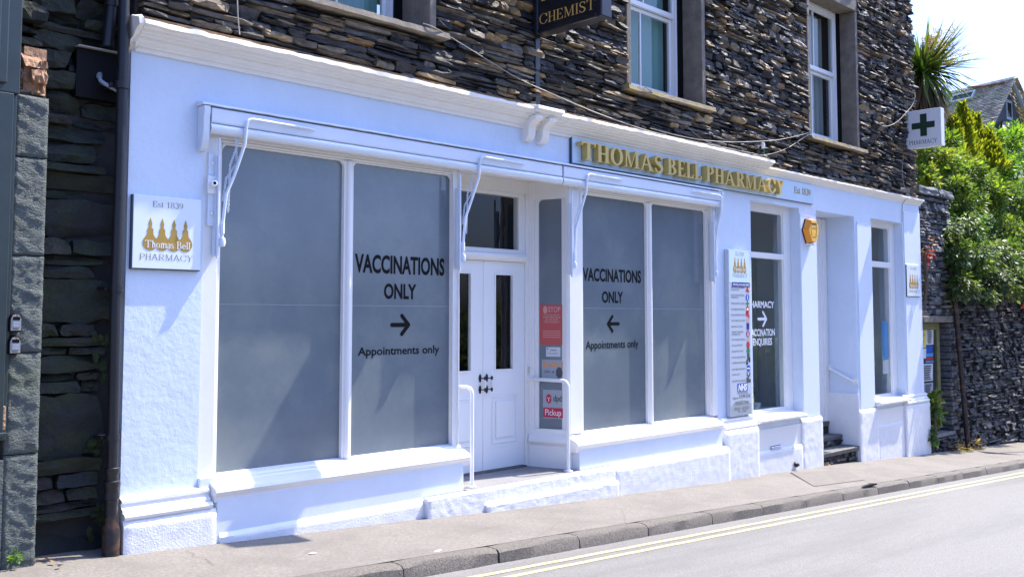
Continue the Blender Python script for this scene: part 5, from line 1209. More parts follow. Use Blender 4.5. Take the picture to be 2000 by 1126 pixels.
# green timber shop front of the neighbour
f = MB(); zc = at(20, 182, -.14).z
f.box(1.2, at(42, 100, -.16).x, -.16, -.05, zc, 5.2); part(f, 'timber_fascia', 'dark_green_wood', t, bevel=.006)
f = MB(); xq = at(17, 80, -.18).x; f.box(1.2, xq, -.185, -.16, zc+.05, 5.2); f.box(1.2, xq-.05, -.20, -.185, zc+.10, 5.2); part(f, 'fascia_moulding', 'dark_green_wood', t, bevel=.008)
f = MB(); f.box(1.2, 2.013, -.13, .0, .86, zc-.002); f.box(1.2, 1.985, -.16, -.13, .9, zc-.002); part(f, 'door_post', 'dark_green_wood', t, bevel=.005)
f = MB(); f.box(1.2, 2.013, -.10, .0, gz(1.9)-.1, .74); part(f, 'stall_riser', 'riven_slate', t)
f = MB(); p = at(6, 848, -.17); f.box(1.2, p.x+.02, -.20, .0, p.z-.012, p.z+.012); part(f, 'sill', 'dark_green_wood', t, bevel=.004)
f = MB(); p = at(0, 815, -.14); f.box(1.7, 2.008, -.135, -.0, p.z-.08, p.z+.07); part(f, 'brick', 'sandstone', t, bevel=.01)
# two key safes on the pier
def key_safe(px0, px1, py0, py1, l1, l2, label):
    y = -.155; a, b = at(px0, py1, y), at(px1, py0, y); x0, x1, z0, z1 = a.x, b.x, a.z, b.z; W, H = x1-x0, z1-z0
    t = thing('key_safe', label, 'key safe', ((x0+x1)/2, -.11, z0))
    def rounded(i, top=.03): return [(x0+i, z0+i), (x1-i, z0+i), (x1-i, z1-i-top), (x1-i-top*.3, z1-i-top*.3), (x1-i-top, z1-i), (x0+i+top, z1-i), (x0+i+top*.3, z1-i-top*.3), (x0+i, z1-i-top)]
    mp = lambda u, v, d: (u, -d, v)
    k = MB(); k.extr(rounded(-.004, .032), mp, .085, .148); part(k, 'body', 'vinyl_black', t, bevel=.004)
    k = MB(); k.extr(rounded(.003), mp, .146, .156); part(k, 'cover', 'lead' if False else 'cable_white', t, bevel=.004)
    k = MB(); k.extr([(x0+W*.2, z0+H*.62), (x1-W*.16, z0+H*.62), (x1-W*.16, z0+H*.82), (x0+W*.2, z0+H*.82)], mp, .1555, .158); part(k, 'dial_window', 'vinyl_black', t)
    k = MB(); k.extr([(x0+W*.17, z0+H*.22), (x1-W*.15, z0+H*.22), (x1-W*.15, z0+H*.58), (x0+W*.17, z0+H*.58)], mp, .1555, .158); part(k, 'label_panel', 'grey_plastic', t)
    m = facing(-.1585); k = MB(); serif_text(k, l1, .12, x0+W*.30, x1-W*.24, z0+H*.43, H*.10, m, 0); serif_text(k, l2, .12, x0+W*.30, x1-W*.24, z0+H*.27, H*.10, m, 0); part(k, 'lettering', 'paper', t)
    k = MB(); serif_text(k, 'Master', .16, x0+W*.2, x1-W*.25, z0+H*.09, H*.07, facing(-.1568), 0); part(k, 'maker_mark', 'vinyl_black', t)
_old = serif_glyph
def serif_glyph(ch, w):      # a few more small letters for the two labels
    t_ = max(.035, w*.36); xh = .66
    if ch == 'd': return _U(_fR(.38, 0, .38+w, 1), _ring(.23, xh/2, .22, xh/2, w*.9, t_)), .55
    if ch == 'g': return _U(_fR(.38, -.06, .38+w, xh), _ring(.23, xh/2, .22, xh/2, w*.9, t_)), .55
    if ch == 'r': return _U(_fR(.08, 0, .08+w, xh), _fS([(.12, .5), (.25, .62), (.34, .58)], [t_, w*.7, w])), .38
    if ch == 'u': return _U(_fR(.08, .1, .08+w, xh), _fR(.38, 0, .38+w, xh), _fS(_arc(.26, .18, .16, .14, 180, 340, 6), [w*.8]*7)), .56
    if ch == 'y': return _fS([(.08, xh), (.26, .02), (.2, -.06)], [w, w, t_]) if False else _U(_fS([(.08, xh), (.27, .05)], [w, w*.8]), _fS([(.46, xh), (.2, -.06)], [t_*1.2, t_*1.2])), .5
    if ch == 'w': return _U(_fS([(.06, xh), (.2, .03)], [w, w*.8]), _fS([(.34, xh), (.2, .03)], [t_*1.3, t_*1.3]), _fS([(.34, xh), (.48, .03)], [w, w*.8]), _fS([(.62, xh), (.48, .03)], [t_*1.3, t_*1.3])), .66
    return _old(ch, w)
key_safe(20, 43, 612, 646, 'Lusty', 'Snow', 'upper of two grey key safes with black cases on the slate pier')
key_safe(18.5, 41.5, 656, 690, 'Todd', 'Crag', 'lower of two grey key safes with black cases on the slate pier')
# down pipe with collars and rusty foot
t = thing('drainpipe', 'black cast iron drainpipe with collars and rusty foot beside the left pier', 'drainpipe', (2.695, -.07, gz(2.7)))
pipe = [(2.688, -.055, 5.6), (2.690, -.055, 2.7), (2.680, -.06, 1.6), (2.686, -.065, .52)]
mb = MB(); mb.tube(pipe, .036, 14); part(mb, 'pipe', 'iron_black', t, smooth=60)
for py, hh, r in ((165, .05, .044), (563, .045, .044), (852, .04, .044)):
    p = at(230, py, -.06); x = 2.684; mb = MB(); mb.tube([(x, -.06, p.z-hh/2), (x, -.06, p.z+hh/2)], r, 14); mb.box(x-.062, x+.062, -.03, .10, p.z-hh*.3, p.z+hh*.3); part(mb, 'collar', 'iron_black', t, smooth=50)
mb = MB(); mb.lathe([(.036, .62), (.046, .615), (.048, .59), (.040, .57), (.040, .535), (.052, .53), (.054, .50), (.047, .49), (.050, .45), (.052, .42), (.044, .415), (.040, .30)], (2.686, -.065, 0), 16); part(mb, 'socket', 'iron_black', t, smooth=40)
mb = MB(); mb.lathe([(.040, .32), (.044, .26), (.056, .22), (.056, gz(2.7)-.03)], (2.690, -.068, 0), 16); part(mb, 'foot', 'iron_rust', t, smooth=40)
t = thing('vent_pipe', 'short black cast iron pipe ending above the black shade box, left of the drainpipe', 'drainpipe', (2.62, .08, 3.5))
a, b, c = at(222, -40, .06), at(219, 8, .06), at(210, 92, .06)
mb = MB(); mb.tube([a+Vector((.0, 0, 2)), a, b, c], .040, 12); part(mb, 'pipe', 'iron_black', t, smooth=60)
mb = MB(); mb.tube([b+Vector((0, 0, -.02)), b+Vector((0, 0, .03))], .050, 12); part(mb, 'collar', 'iron_black', t, smooth=60)
t = thing('shade_box', 'added black box standing in for shade under a thin pale flashing behind the drainpipe', 'shade box', (2.6, .05, 3.0))  # black box added to stand for the shaded void; only the flashing is real
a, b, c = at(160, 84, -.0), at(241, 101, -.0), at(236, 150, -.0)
mb = MB(); x0, x1, z1 = at(160, 84, .02).x, 2.74, at(200, 92, .02).z; mb.box(x0, x1, .10, .19, z1-.34, z1-.008); part(mb, 'shade_fill', 'vinyl_black', t)
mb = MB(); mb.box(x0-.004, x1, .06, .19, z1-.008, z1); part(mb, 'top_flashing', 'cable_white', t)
t = thing('overflow_pipe', 'thin grey plastic overflow pipe bending out behind the drainpipe', 'pipe', at(240, 185, -.02))
pts = [at(194, 143, .12), at(194, 150, .08), at(196, 158, .04), at(205, 164, .02), at(222, 173, .0), at(243, 186, -.02)]
mb = MB(); mb.tube(pts, .014, 8); part(mb, 'pipe', 'grey_plastic', t, smooth=60)
mb = MB(); mb.tube([at(194, 143, .125), at(194, 150, .085)], .019, 8); part(mb, 'elbow_collar', 'grey_plastic', t, smooth=60)
# cables on the slate wall
def cable(pts, r, m, label, Y=-.075):
    P_ = [at(px, py, Y) if len(q) == 0 else at(px, py, q[0]) for px, py, *q in pts]
    out = []
    for i in range(len(P_)-1):
        a, b = P_[i], P_[i+1]; p0 = P_[max(i-1, 0)]; p3 = P_[min(i+2, len(P_)-1)]
        for k in range(5):
            s = k/5; out.append(.5*((2*a)+(b-p0)*s+(2*p0-5*a+4*b-p3)*s*s+(3*a-p0-3*b+p3)*s**3))
    out.append(P_[-1]); mb = MB(); mb.tube(out, r, 6); tag(mb.build('cable', m, smooth=60), label, 'cable')
cable([(826, 46, -.11), (850, 55, -.13), (900, 85), (960, 122), (1012, 153), (1080, 184), (1180, 226), (1290, 262), (1400, 285), (1498, 305, -.06)], .0045, 'cable_white', 'long pale cable running from the left window sill down to the cornice')
cable([(1258, 170, -.12), (1268, 176, -.13), (1300, 205), (1340, 245), (1372, 272), (1400, 284)], .004, 'cable_dark', 'dark cable sloping down from the lichen covered sill of the middle window')
cable([(1586, 257, -.13), (1570, 262), (1520, 273), (1460, 277), (1400, 276), (1340, 268), (1270, 250)], .0045, 'cable_white', 'upper pale cable slung from the right window sill towards the middle window')
cable([(1582, 262, -.13), (1565, 272), (1540, 288), (1515, 298), (1490, 303), (1470, 303)], .0045, 'cable_white', 'lower pale cable drooping from the right window sill to the end of the cornice')
cable([(1786, 175, -.04), (1787, 190), (1782, 205), (1768, 222), (1752, 238), (1735, 246), (1722, 246)], .0055, 'cable_white', 'pale cable looping across the slates left of the green cross sign')
cable([(1765, 298, -.03), (1762, 330), (1763, 350), (1768, 368), (1774, 384), (1764, 396, -.02), (1762, 410, -.012), (1762, 434, -.01)], .005, 'cable_white', 'thin pale wire dropping from the cross sign over the cornice to the last window')
cable([(463, -20, -.05), (464, 20), (466, 50), (468, 68)], .005, 'cable_white', 'short thin wire hanging down the slates above the left end of the cornice')
t = thing('lamp_holder', 'broken white lamp holder with green wires above the end of the main cornice', 'lamp holder', at(1495, 300, -.05))
p = at(1490, 284, -.08); mb = MB(); mb.lathe([(0, -.04), (.022, -.035), (.028, 0), (.024, .035), (0, .045)], p, 10); mb.tube([p, p+Vector((.01, .08, .01))], .012, 6); part(mb, 'holder', 'porcelain', t, smooth=50)
mb = MB(); mb.tube([p+Vector((.0, 0, -.03)), p+Vector((.03, .0, -.08)), p+Vector((.06, .02, -.12))], .005, 5); mb.tube([p+Vector((.01, 0, -.03)), p+Vector((.05, .0, -.07)), p+Vector((.05, .02, -.13))], .004, 5); part(mb, 'wire', 'print_green', t)
mb = MB(); q = at(1556, 911, -.07); lump((q.x, -.07, q.z+.03), (.05, .03, .035), 3, mb); mb.tube([(q.x-.03, -.07, q.z+.06), (q.x-.01, -.03, q.z+.02)], .018, 6); tag(mb.build('waste_outlet', 'iron_black', smooth=60), 'small black waste outlet at the foot of the wall left of the doorway', 'pipe')
p = at(1702, 951, KY+.02); mb = MB()
mb.tube([(p.x-.25, KY+.02, gz(p.x-.25, KY)+.012), (p.x, KY+.03, gz(p.x, KY)+.02), (p.x+.14, KY+.02, gz(p.x, KY)+.014)], [.006, .022, .010], 6); tag(mb.build('rubber_scrap', 'vinyl_black', smooth=60), 'flat black scrap of rubber lying on the kerb edge', 'litter')
for i, (px, py) in enumerate(((855, 1068), (610, 1076))):
    q = atZ(px, py, gz(4)); q = atZ(px, py, gz(q.x)); mb = MB(); lump((q.x, q.y, gz(q.x, q.y)+.003), (.035, .02, .004), i+4, mb, 1); tag(mb.build('paper_scrap', 'paper', smooth=60), ['flattened white scrap near the middle of the pavement', 'tiny pale scrap on the pavement beside the plinth of the left window'][i], 'litter')

# ------------------------------------------------------------------ right of the shop: rubble garden wall with alcove and notice board
t = thing('garden_wall', 'dark dry rubble garden wall running on from the shop, with a deep alcove', 'wall', (17.6, 0, gz(17.6)))
PAL = [((.035, .037, .042), 4), ((.05, .05, .052), 3), ((.08, .077, .07), 2), ((.11, .10, .085), 1)]  # darkened palette: shade of the overhanging plants is put into the stone colours
rr = random.Random(5)
AX0, AX1, AZ0, AZ1 = 16.1, 17.35, -.37, 1.50
part(MB().box(16.1, 17.45, .06, 1.2, AZ1+.14, 3.66).box(16.1, AX1, .06, 1.2, -1.2, AZ0-.1).box(AX1+.03, 40, .06, .6, -3, 2.9).box(16.1, AX1+.03, .95, 1.2, -1.2, AZ1+.2), 'wall_core', 'mortar', t)
rects = rubble(17.40, 26.0, -1.25, 2.9, [], rr, (.08, .15), (.3, .6), gap=.012)
rects = [r for r in rects if r[3] > gz(r[0])-.05]
rects += [r for r in rubble(16.22, 17.42, gz(16.2)-.1, AZ0-.07, [], rr, (.10, .16), (.2, .4), gap=.014)]
masonry(rects, t, rr, 0.06, .10, 'slate', keep=240, tilt=.2, stuff='rubble')
PAL = [((.11, .115, .125), 4), ((.15, .15, .15), 3), ((.22, .20, .17), 2)]  # lighter palette: sunlight on the upper stones is painted into their colour
masonry(rubble(16.12, 17.46, AZ1+.12, 3.64, [], rr, (.10, .20), (.3, .6), gap=.014), t, rr, 0.06, .07, 'slate', keep=60, tilt=.25, stuff='rubble')
# jamb of the alcove, seen square on
mb = MB(); jr = random.Random(9); z = AZ0
while z < AZ1:
    h = jr.uniform(.06, .13); mb = MB(); o = len(mb.v)
    mb.cur = pick(jr); x = AX1+jr.uniform(-.03, .02); mb.box(x, AX1+.25, .02+jr.uniform(-.02, .02), .9, z+.006, min(z+h, AZ1)-.006); part(mb, 'jamb_stone', 'slate', t, tint=True, bevel=.01); z += h
mb = MB(); mb.cur = (.17, .15, .125); mb.box(16.1, 17.48, -.03, .5, AZ1, AZ1+.115); part(mb, 'lintel', 'slate', t, tint=True, bevel=.02)
mb = MB(); mb.cur = (.19, .185, .18); stone_mesh(mb, 16.12, 17.42, AZ0-.07, AZ0+.005, jr, .3, .35, .05, nx=6); mb.cur = (.19, .185, .18); mb.box(16.12, 17.42, -.0, .9, AZ0-.06, AZ0); part(mb, 'ledge', 'slate', t, tint=True, fix=False)
for k in range(2):
    mb = MB(); mb.cur = (.16, .145, .125); x0_ = 16.12+k*.74; stone_mesh(mb, x0_, x0_+.73, 3.66, 3.80, jr, .02, .10, .05, nx=6); mb.cur = (.16, .145, .125); mb.box(x0_+.02, x0_+.71, .0, .55, 3.68, 3.785); part(mb, 'coping_stone', 'slate', t, tint=True, fix=False)
PAL = PAL0
t = thing('notice_board', 'olive framed notice board covered in papers inside the dark alcove', 'notice board', (17.0, .2, -.3))
bx0, bx1, bz0, bz1 = 16.2, at(1832, 700, .18).x, at(1826, 836, .18).z, at(1826, 630, .18).z
part(MB().box(bx0, bx1, .19, .22, bz0, bz1), 'back_panel', 'interior_dark', t)
fw = .13
part(MB().box(bx1-fw, bx1, .14, .189, bz0, bz1).box(bx0, bx1-fw, .14, .189, bz1-.12, bz1).box(bx0, bx1-fw, .14, .189, bz0, bz0+.14), 'frame', 'olive_wood', t, bevel=.006)
for px0, px1, py0, py1, m, lab in ((1800, 1807, 644, 679, 'paper_yellow', 'yellow notice pinned at the left of the alcove board'), (1808, 1821, 640, 673, 'paper', 'curling white news sheet at the top of the alcove board'), (1808, 1820, 674, 688, 'nhs_blue', 'dark blue leaflet under the white sheet on the alcove board'), (1808, 1821, 688.5, 697, 'print_sky', 'light blue leaflet in the middle of the alcove board'), (1808, 1821, 697.3, 703, 'print_red', 'red strip notice in the middle of the alcove board'), (1808, 1822, 703.3, 708, 'print_sky', 'narrow light blue strip under the red notice on the alcove board'), (1799, 1807, 680, 700, 'paper', 'white card below the yellow notice on the alcove board'), (1800, 1820, 709, 745, 'paper', 'large pale list pinned on the lower half of the alcove board'), (1803, 1820, 746, 780, 'paper_dim', 'grey plastic covered sheet at the foot of the alcove board')):
    a, b = at(px0, py1, .18), at(px1, py0, .18); mb = MB(); x0_, x1_ = a.x, min(b.x, bx1-fw-.01); y = .180+.006*rr.random()
    mb.add([(x0_, y, a.z), (x1_, y-.01, a.z+.0), (x1_, y-.02, b.z), (x0_, y, b.z)], [(0, 1, 2, 3)]); nn = mb.build('notice', m, fix=False); tag(nn, lab, 'notice')
    if m.startswith('paper') and (b.z-a.z) > .2:
        k = MB(); q = 7
        for i in range(q): z = a.z+(b.z-a.z)*(i+.7)/(q+1); k.add([(x0_+.06, y-.024, z), (x1_-.06-.1*rr.random(), y-.024, z), (x1_-.06-.1*rr.random(), y-.024, z+.02), (x0_+.06, y-.024, z+.02)], [(0, 1, 2, 3)])
        k.build('printed_lines', 'print_grey', nn)
t = thing('rusty_post', 'rusty brown iron post leaning against the garden wall', 'post', at(1890, 874, -.12))
part(MB().tube([at(1862, 560, -.06), at(1867, 610, -.07), at(1891, 877, -.14)], .042, 10), 'post', 'iron_rust', t, smooth=60)
t = thing('warning_sign', 'red bordered triangular road sign just entering at the right edge of the picture', 'sign', (27.5, -.9, gz(27.5)))
a = at(1993, 600, -.55); s = .75; x_, z_ = a.x, a.z
tri = [(0, 0), (s, 0), (s/2, s*.866)]
def msg(u, v, d): return (x_+d*.707+(-.707*0), -.55-u, z_+v)
msg = lambda u, v, d: (x_+d+u*.25, -.55-u*.97, z_-.02+v)
k = MB(); k.extr(tri, msg, 0, .02); part(k, 'plate', 'red_border', t)
k = MB(); k.extr([(.13, .075), (s-.13, .075), (s/2, s*.866-.15)], msg, -.003, 0); part(k, 'centre', 'paper', t)
part(MB().tube([msg(s/2, .0, .05), (msg(s/2, 0, .05)[0], msg(s/2, 0, .05)[1], gz(x_)-.1)], .03, 8), 'post', 'lead', t, smooth=60)
# ------------------------------------------------------------------ hillside, house, plants
def hill(x, y): return 2.3+.22*max(0, y-.6)+.17*max(0, x-24)*min(1, max(0, y-.6)/6)
mb = MB(); nx, ny = 40, 30
hv = [(16.15+(150-16.15)*(i/nx)**1.6, .62+(150)*(j/ny)**2) for j in range(ny+1) for i in range(nx+1)]
mb.add([(x, y, min(hill(x, y), 32)+(.35*noise.noise(Vector((x*.3, y*.3, 0))) if y > 1 else 0)) for x, y in hv], [(j*(nx+1)+i, j*(nx+1)+i+1, (j+1)*(nx+1)+i+1, (j+1)*(nx+1)+i) for j in range(ny) for i in range(nx)])
mb.build('hillside', 'hillside', smooth=60, kind='structure')
def leaf_card(mb, p, d, nrm, L, W, c):
    s = d.cross(nrm); 
    if s.length < 1e-4: s = Vector((1, 0, 0))
    s = s.normalized()*W*.5; q = p+d*L*.5; up = nrm*(-W*.18)
    o = len(mb.v); e = p+d*L
    mb.v += [tuple(p), tuple(q+s), tuple(e), tuple(q-s), tuple(q+up)]
    mb.f += [[o, o+1, o+4], [o+1, o+2, o+4], [o+2, o+3, o+4], [o+3, o, o+4]]; mb.c += [c]*4
def rv(rr): 
    while True:
        v = Vector((rr.uniform(-1, 1), rr.uniform(-1, 1), rr.uniform(-1, 1)))
        if .05 < v.length < 1: return v.normalized()
def shrub(name, label, cat, clumps, n, L, tints, rr, group=None, stems=True, droop=0.0, base=None, elong=2.0):
    c0 = clumps[0]; c0p = Vector(c0[0]); bz = base if base is not None else min(c[0][2]-c[1] for c in clumps)
    t = thing(name, label, cat, (c0p.x, c0p.y, bz), group)
    mb = MB(); tot = sum(c[1]**2 for c in clumps); twig = MB()
    for (p, r) in clumps:
        p = Vector(p); k = int(n*r*r/tot); sub = []
        for _ in range(max(5, int(k/45))):
            v = rv(rr); q = p+Vector((v.x*r, v.y*r*.9, v.z*r*.85))*rr.uniform(.55, 1.08); sub.append(q)
        for q in sub:
            base_t = tints[int(rr.random()*len(tints))]; m = k//len(sub); ax = (q-p).normalized()+Vector((0, -.15, .25-droop)); ax.normalize(); rad = r*rr.uniform(.18, .36)+L*.6
            for _ in range(m):
                w = rv(rr); pos = q+w*rad*rr.random()**.5
                d = (w*.8+ax*.7+Vector((0, 0, -.25-droop))+rv(rr)*.5).normalized(); nn = (ax+Vector((0, -.1, .7))+rv(rr)*.8).normalized(); g = rr.uniform(.6, 1.4); s_ = rr.choice((.45, .7, .9, 1.0, 1.3, 1.5))*rr.uniform(.85, 1.15)
                leaf_card(mb, pos, d, nn, L*s_, L*s_/elong, tuple(a*g for a in base_t))
            if stems and rr.random() < .5: twig.tube([p+Vector((0, 0, -r*.4)), (p+q)/2+rv(rr)*r*.1, q], [.018, .012, .005], 5, caps=False)
    part(mb, 'foliage', 'leaf', t, fix=False, tint=True)
    if stems:
        twig.tube([(c0p.x, c0p.y+.1, bz-.2), (c0p.x+.05, c0p.y, (bz+c0p.z)/2), tuple(c0p)], [.05, .04, .02], 6)
        part(twig, 'stems', 'bark', t, kind='stuff')
    return t
G1 = [(.13, .215, .026), (.19, .265, .034), (.08, .155, .02), (.26, .30, .05)]
G2 = [(.07, .135, .025), (.10, .17, .03), (.05, .10, .022), (.16, .22, .04)]
G3 = [(.15, .27, .028), (.11, .22, .026), (.21, .30, .036)]
G4 = [(.05, .09, .03), (.07, .11, .035), (.10, .13, .06)]
rr = random.Random(77)
def cl(px, py, rpx, Y): p = at(px, py, Y); d = (p-CAM).dot(_fw); return (tuple(p), rpx*d/FPX)
grp = 'shrubs above the garden wall'
shrub('shrub', 'bright yellow green shrub behind the coping, directly below the cross sign', 'shrub', [cl(1818, 300, 34, .9), cl(1845, 285, 28, 1.1), cl(1800, 335, 22, .9), cl(1850, 330, 30, .9), cl(1815, 350, 18, .7)], 5200, .085, G1, rr, grp)
shrub('shrub', 'leafy light green shrub filling the top right below the house roof', 'shrub', [cl(1965, 292, 42, 3.0), cl(1930, 262, 20, 3.2), cl(1990, 262, 26, 3.4), cl(2030, 290, 50, 3.0), cl(1945, 330, 36, 2.4), cl(1985, 345, 40, 2.2)], 7500, .12, G3, rr, grp)
shrub('shrub', 'glossy mid green shrub in the middle of the bank above the wall', 'shrub', [cl(1890, 345, 38, .9), cl(1925, 375, 42, .8), cl(1880, 400, 36, .5), cl(1860, 365, 26, .6)], 6500, .085, G2+[G1[1]], rr, grp)
shrub('shrub', 'dark green shrub at the right edge halfway up the bank', 'shrub', [cl(1975, 405, 44, .9), cl(2010, 440, 52, .7), cl(1955, 450, 36, .5), cl(1990, 490, 40, .5), cl(1985, 545, 30, -.25), cl(2015, 560, 36, -.2), cl(1965, 500, 26, -.2)], 9500, .085, G2, rr, grp)
shrub('climbing_plant', 'climber hanging over the right of the alcove down the face of the wall', 'climbing plant', [cl(1890, 450, 34, .0), cl(1870, 500, 28, -.15), cl(1905, 510, 36, -.2), cl(1880, 560, 28, -.2), cl(1850, 450, 20, -.0)], 5000, .08, G2+G4, rr, None, droop=.5, base=2.2)
shrub('climbing_plant', 'pale leaved trailing climber hanging lowest over the wall at the right', 'climbing plant', [cl(1940, 500, 34, -.2), cl(1945, 550, 30, -.35), cl(1965, 565, 22, -.4), cl(1930, 580, 16, -.4), cl(1985, 540, 20, -.3)], 4200, .075, G4+[(.13, .17, .07)], rr, None, droop=.6, base=2.0)
shrub('climbing_plant', 'small red leaved creeper on the stones beside the end pier', 'climbing plant', [cl(1806, 492, 13, -.03), cl(1818, 478, 8, -.03), cl(1812, 510, 8, -.03)], 130, .07, [(.30, .03, .03), (.35, .10, .03), (.16, .05, .03), (.25, .16, .05)], rr, None, droop=.4, base=1.7)
shrub('overhanging_tree', 'broad tree crown reaching over the pavement at the far right, throwing dappled shade', 'tree', [((24.5, -.2, 3.9), 1.0), ((26.5, -.4, 4.3), 1.2), ((28.5, -.2, 4.4), 1.3), ((30.5, -.1, 4.2), 1.3), ((27.5, .8, 5.2), 1.2)], 6000, .13, G2, rr, None, base=2.4)
shrub('weed', 'tall weedy plant growing at the foot of the alcove beside the end pier', 'weed', [cl(1823, 790, 9, -.05), cl(1828, 815, 8, -.05), cl(1818, 850, 8, -.05), cl(1826, 775, 6, -.05)], 420, .085, G2, rr, None, base=gz(16.5), elong=1.6)
shrub('weed', 'small bright green weed at the foot of the slate pier', 'weed', [cl(24, 1088, 7, -.13), cl(33, 1084, 5, -.13)], 60, .022, [(.10, .22, .03), (.14, .26, .04)], rr, None, base=gz(2), stems=False, elong=1.2)
shrub('weed', 'dry straw coloured tuft at the foot of the garden wall by the rusty post', 'weed', [cl(1900, 868, 9, -.1), cl(1885, 872, 6, -.12), cl(1862, 876, 8, -.1)], 260, .10, [(.30, .20, .07), (.24, .16, .06), (.34, .25, .10)], rr, None, base=gz(18), stems=False, elong=7)
for i in range(7):
    q = atZ(62+i*12+rr.uniform(-4, 4), 1098+rr.uniform(-5, 8), gz(2.4)); mb = MB(); mb.cur = (1, 1, 1)
    leaf_card(mb, Vector((q.x, q.y, gz(q.x, q.y)+.010)), Vector((rr.uniform(-1, 1), rr.uniform(-1, 1), .2)).normalized(), Vector((0, .3, 1)), .06, .03, (1, 1, 1)); o = mb.build('fallen_leaf', 'dead_leaf', fix=False); tag(o, 'dry brown fallen leaf in the litter at the foot of the recessed wall', 'leaf', 'fallen leaves by the recessed wall')
# yellow green conifer
cb = at(1895, 330, 2.2); dpx = (cb-CAM).dot(_fw)/FPX
t = thing('conifer', 'pointed yellow green conifer standing in front of the house roof', 'tree', (cb.x, cb.y, hill(cb.x, cb.y)))
mb = MB()
for tipx, tipy, w, h in ((1880, 203, 34, 120), (1905, 225, 32, 110), (1862, 232, 24, 95), (1930, 258, 34, 80), (1850, 265, 20, 70)):
    tp = at(tipx, tipy, 2.2+rr.uniform(-.3, .3)); H = h*dpx; Wd = w*dpx
    for _ in range(1500):
        s = rr.random()**.7; a = rr.uniform(0, 2*math.pi); rad = Wd*s*rr.uniform(.5, 1.05)
        p = tp+Vector((math.cos(a)*rad, math.sin(a)*rad, -H*s)); d = Vector((math.cos(a)*.55, math.sin(a)*.55, .9)); d = (d+rv(rr)*.35).normalized(); g = rr.uniform(.6, 1.3)
        leaf_card(mb, p, d, (Vector((math.cos(a), math.sin(a), .3))+rv(rr)*.4).normalized(), .20*rr.uniform(.6, 1.2), .075, tuple(q*g for q in ((.27, .29, .02) if rr.random() < .7 else (.15, .20, .02))))
part(mb, 'foliage', 'leaf', t, fix=False, tint=True)
part(MB().tube([(cb.x, cb.y, hill(cb.x, cb.y)-.3), (cb.x, cb.y, cb.z+.6)], [.12, .05], 8), 'trunk', 'bark', t, smooth=60)
# cabbage palm behind the corner of the building
pc = at(1802, 142, 2.6); dpx = (pc-CAM).dot(_fw)/FPX; gb = hill(pc.x, pc.y)
t = thing('cabbage_palm', 'cabbage palm with spiky green crown and brown dead skirt behind the building corner', 'tree', (pc.x, pc.y, gb))
part(MB().tube([(pc.x-.3, pc.y+.2, gb-.3), (pc.x-.15, pc.y+.1, (gb+pc.z)/2), (pc.x, pc.y, pc.z-.1)], [.19, .15, .13], 9), 'trunk', 'bark', t, smooth=60)
def blade(L, W, droop, n=5):
    mb = MB(); pts = []
    for i in range(n+1):
        s = i/n; pts.append((L*s*(1-.10*droop*s), -droop*L*.55*s*s, W*(1-s)**.7*(.55+.9*s if s < .4 else 1)))
    vs = []
    for x, z, w in pts: vs += [(x, -w/2, z), (x, 0, z-.25*w), (x, w/2, z)]
    fs = []
    for i in range(n): a = i*3; fs += [(a, a+3, a+4, a+1), (a+1, a+4, a+5, a+2)]
    mb.add(vs, fs); return mb
kinds = []
for dr in (.05, .3, .7):
    for c in ((.085, .135, .020), (.040, .080, .015), (.14, .18, .035)):
        b = blade(1.38, .085, dr); b.c = [c]*len(b.f); o = b.build('palm_leaf', 'palm_leaf', fix=False, tint=True, smooth=60); kinds.append(o.data); bpy.data.objects.remove(o)
for i in range(300):
    a = rr.uniform(0, 2*math.pi); el = math.asin(rr.uniform(-.55, .88)); me = kinds[(0 if el > .5 else 3 if el > .05 else 6)+rr.choice((0, 1, 1, 2) if el < .5 else (0, 0, 1, 2))]
    o = bpy.data.objects.new('palm_leaf', me); col.objects.link(o); o.parent = t
    k = rr.uniform(.7, 1.08); o.scale = (k, k, k); o.rotation_euler = (rr.uniform(-.4, .4), -el, a); o.location = pc-t.location+Vector((math.cos(a)*.1, math.sin(a)*.1, rr.uniform(-.12, .12)))
mb = MB()
for i in range(420):
    a = rr.uniform(0, 2*math.pi); p = pc+Vector((math.cos(a)*rr.uniform(.08, .45), math.sin(a)*rr.uniform(.08, .4), -.1-rr.random()*.55)); d = Vector((math.cos(a)*.35, math.sin(a)*.35, -1)).normalized(); g = rr.uniform(.5, 1.3)
    leaf_card(mb, p, (d+rv(rr)*.15).normalized(), Vector((math.cos(a), math.sin(a), .2)), rr.uniform(.5, .95), .05, (.17*g, .095*g, .045*g))
part(mb, 'dead_skirt', 'palm_leaf', t, fix=False, tint=True, kind='stuff')
mb = MB(); fc = at(1846, 92, 2.2)
for j in range(16):
    e = fc+Vector((rr.uniform(-.7, .35), rr.uniform(-.5, .5), rr.uniform(-.45, .35))); mb.cur = (.28, .19, .12); mb.tube([pc+Vector((0, 0, .1)), (pc+e)/2+Vector((0, 0, .12)), e], [.018, .012, .004], 4, caps=False)
    for _ in range(80):
        s = rr.uniform(.35, 1.05); p = (pc+Vector((0, 0, .1))).lerp(e, s)+rv(rr)*.10; g = rr.uniform(.6, 1.3); leaf_card(mb, p, rv(rr), rv(rr), rr.uniform(.10, .26), .020, (.42*g, .29*g, .17*g))
part(mb, 'flower_panicle', 'palm_leaf', t, fix=False, tint=True, kind='stuff')
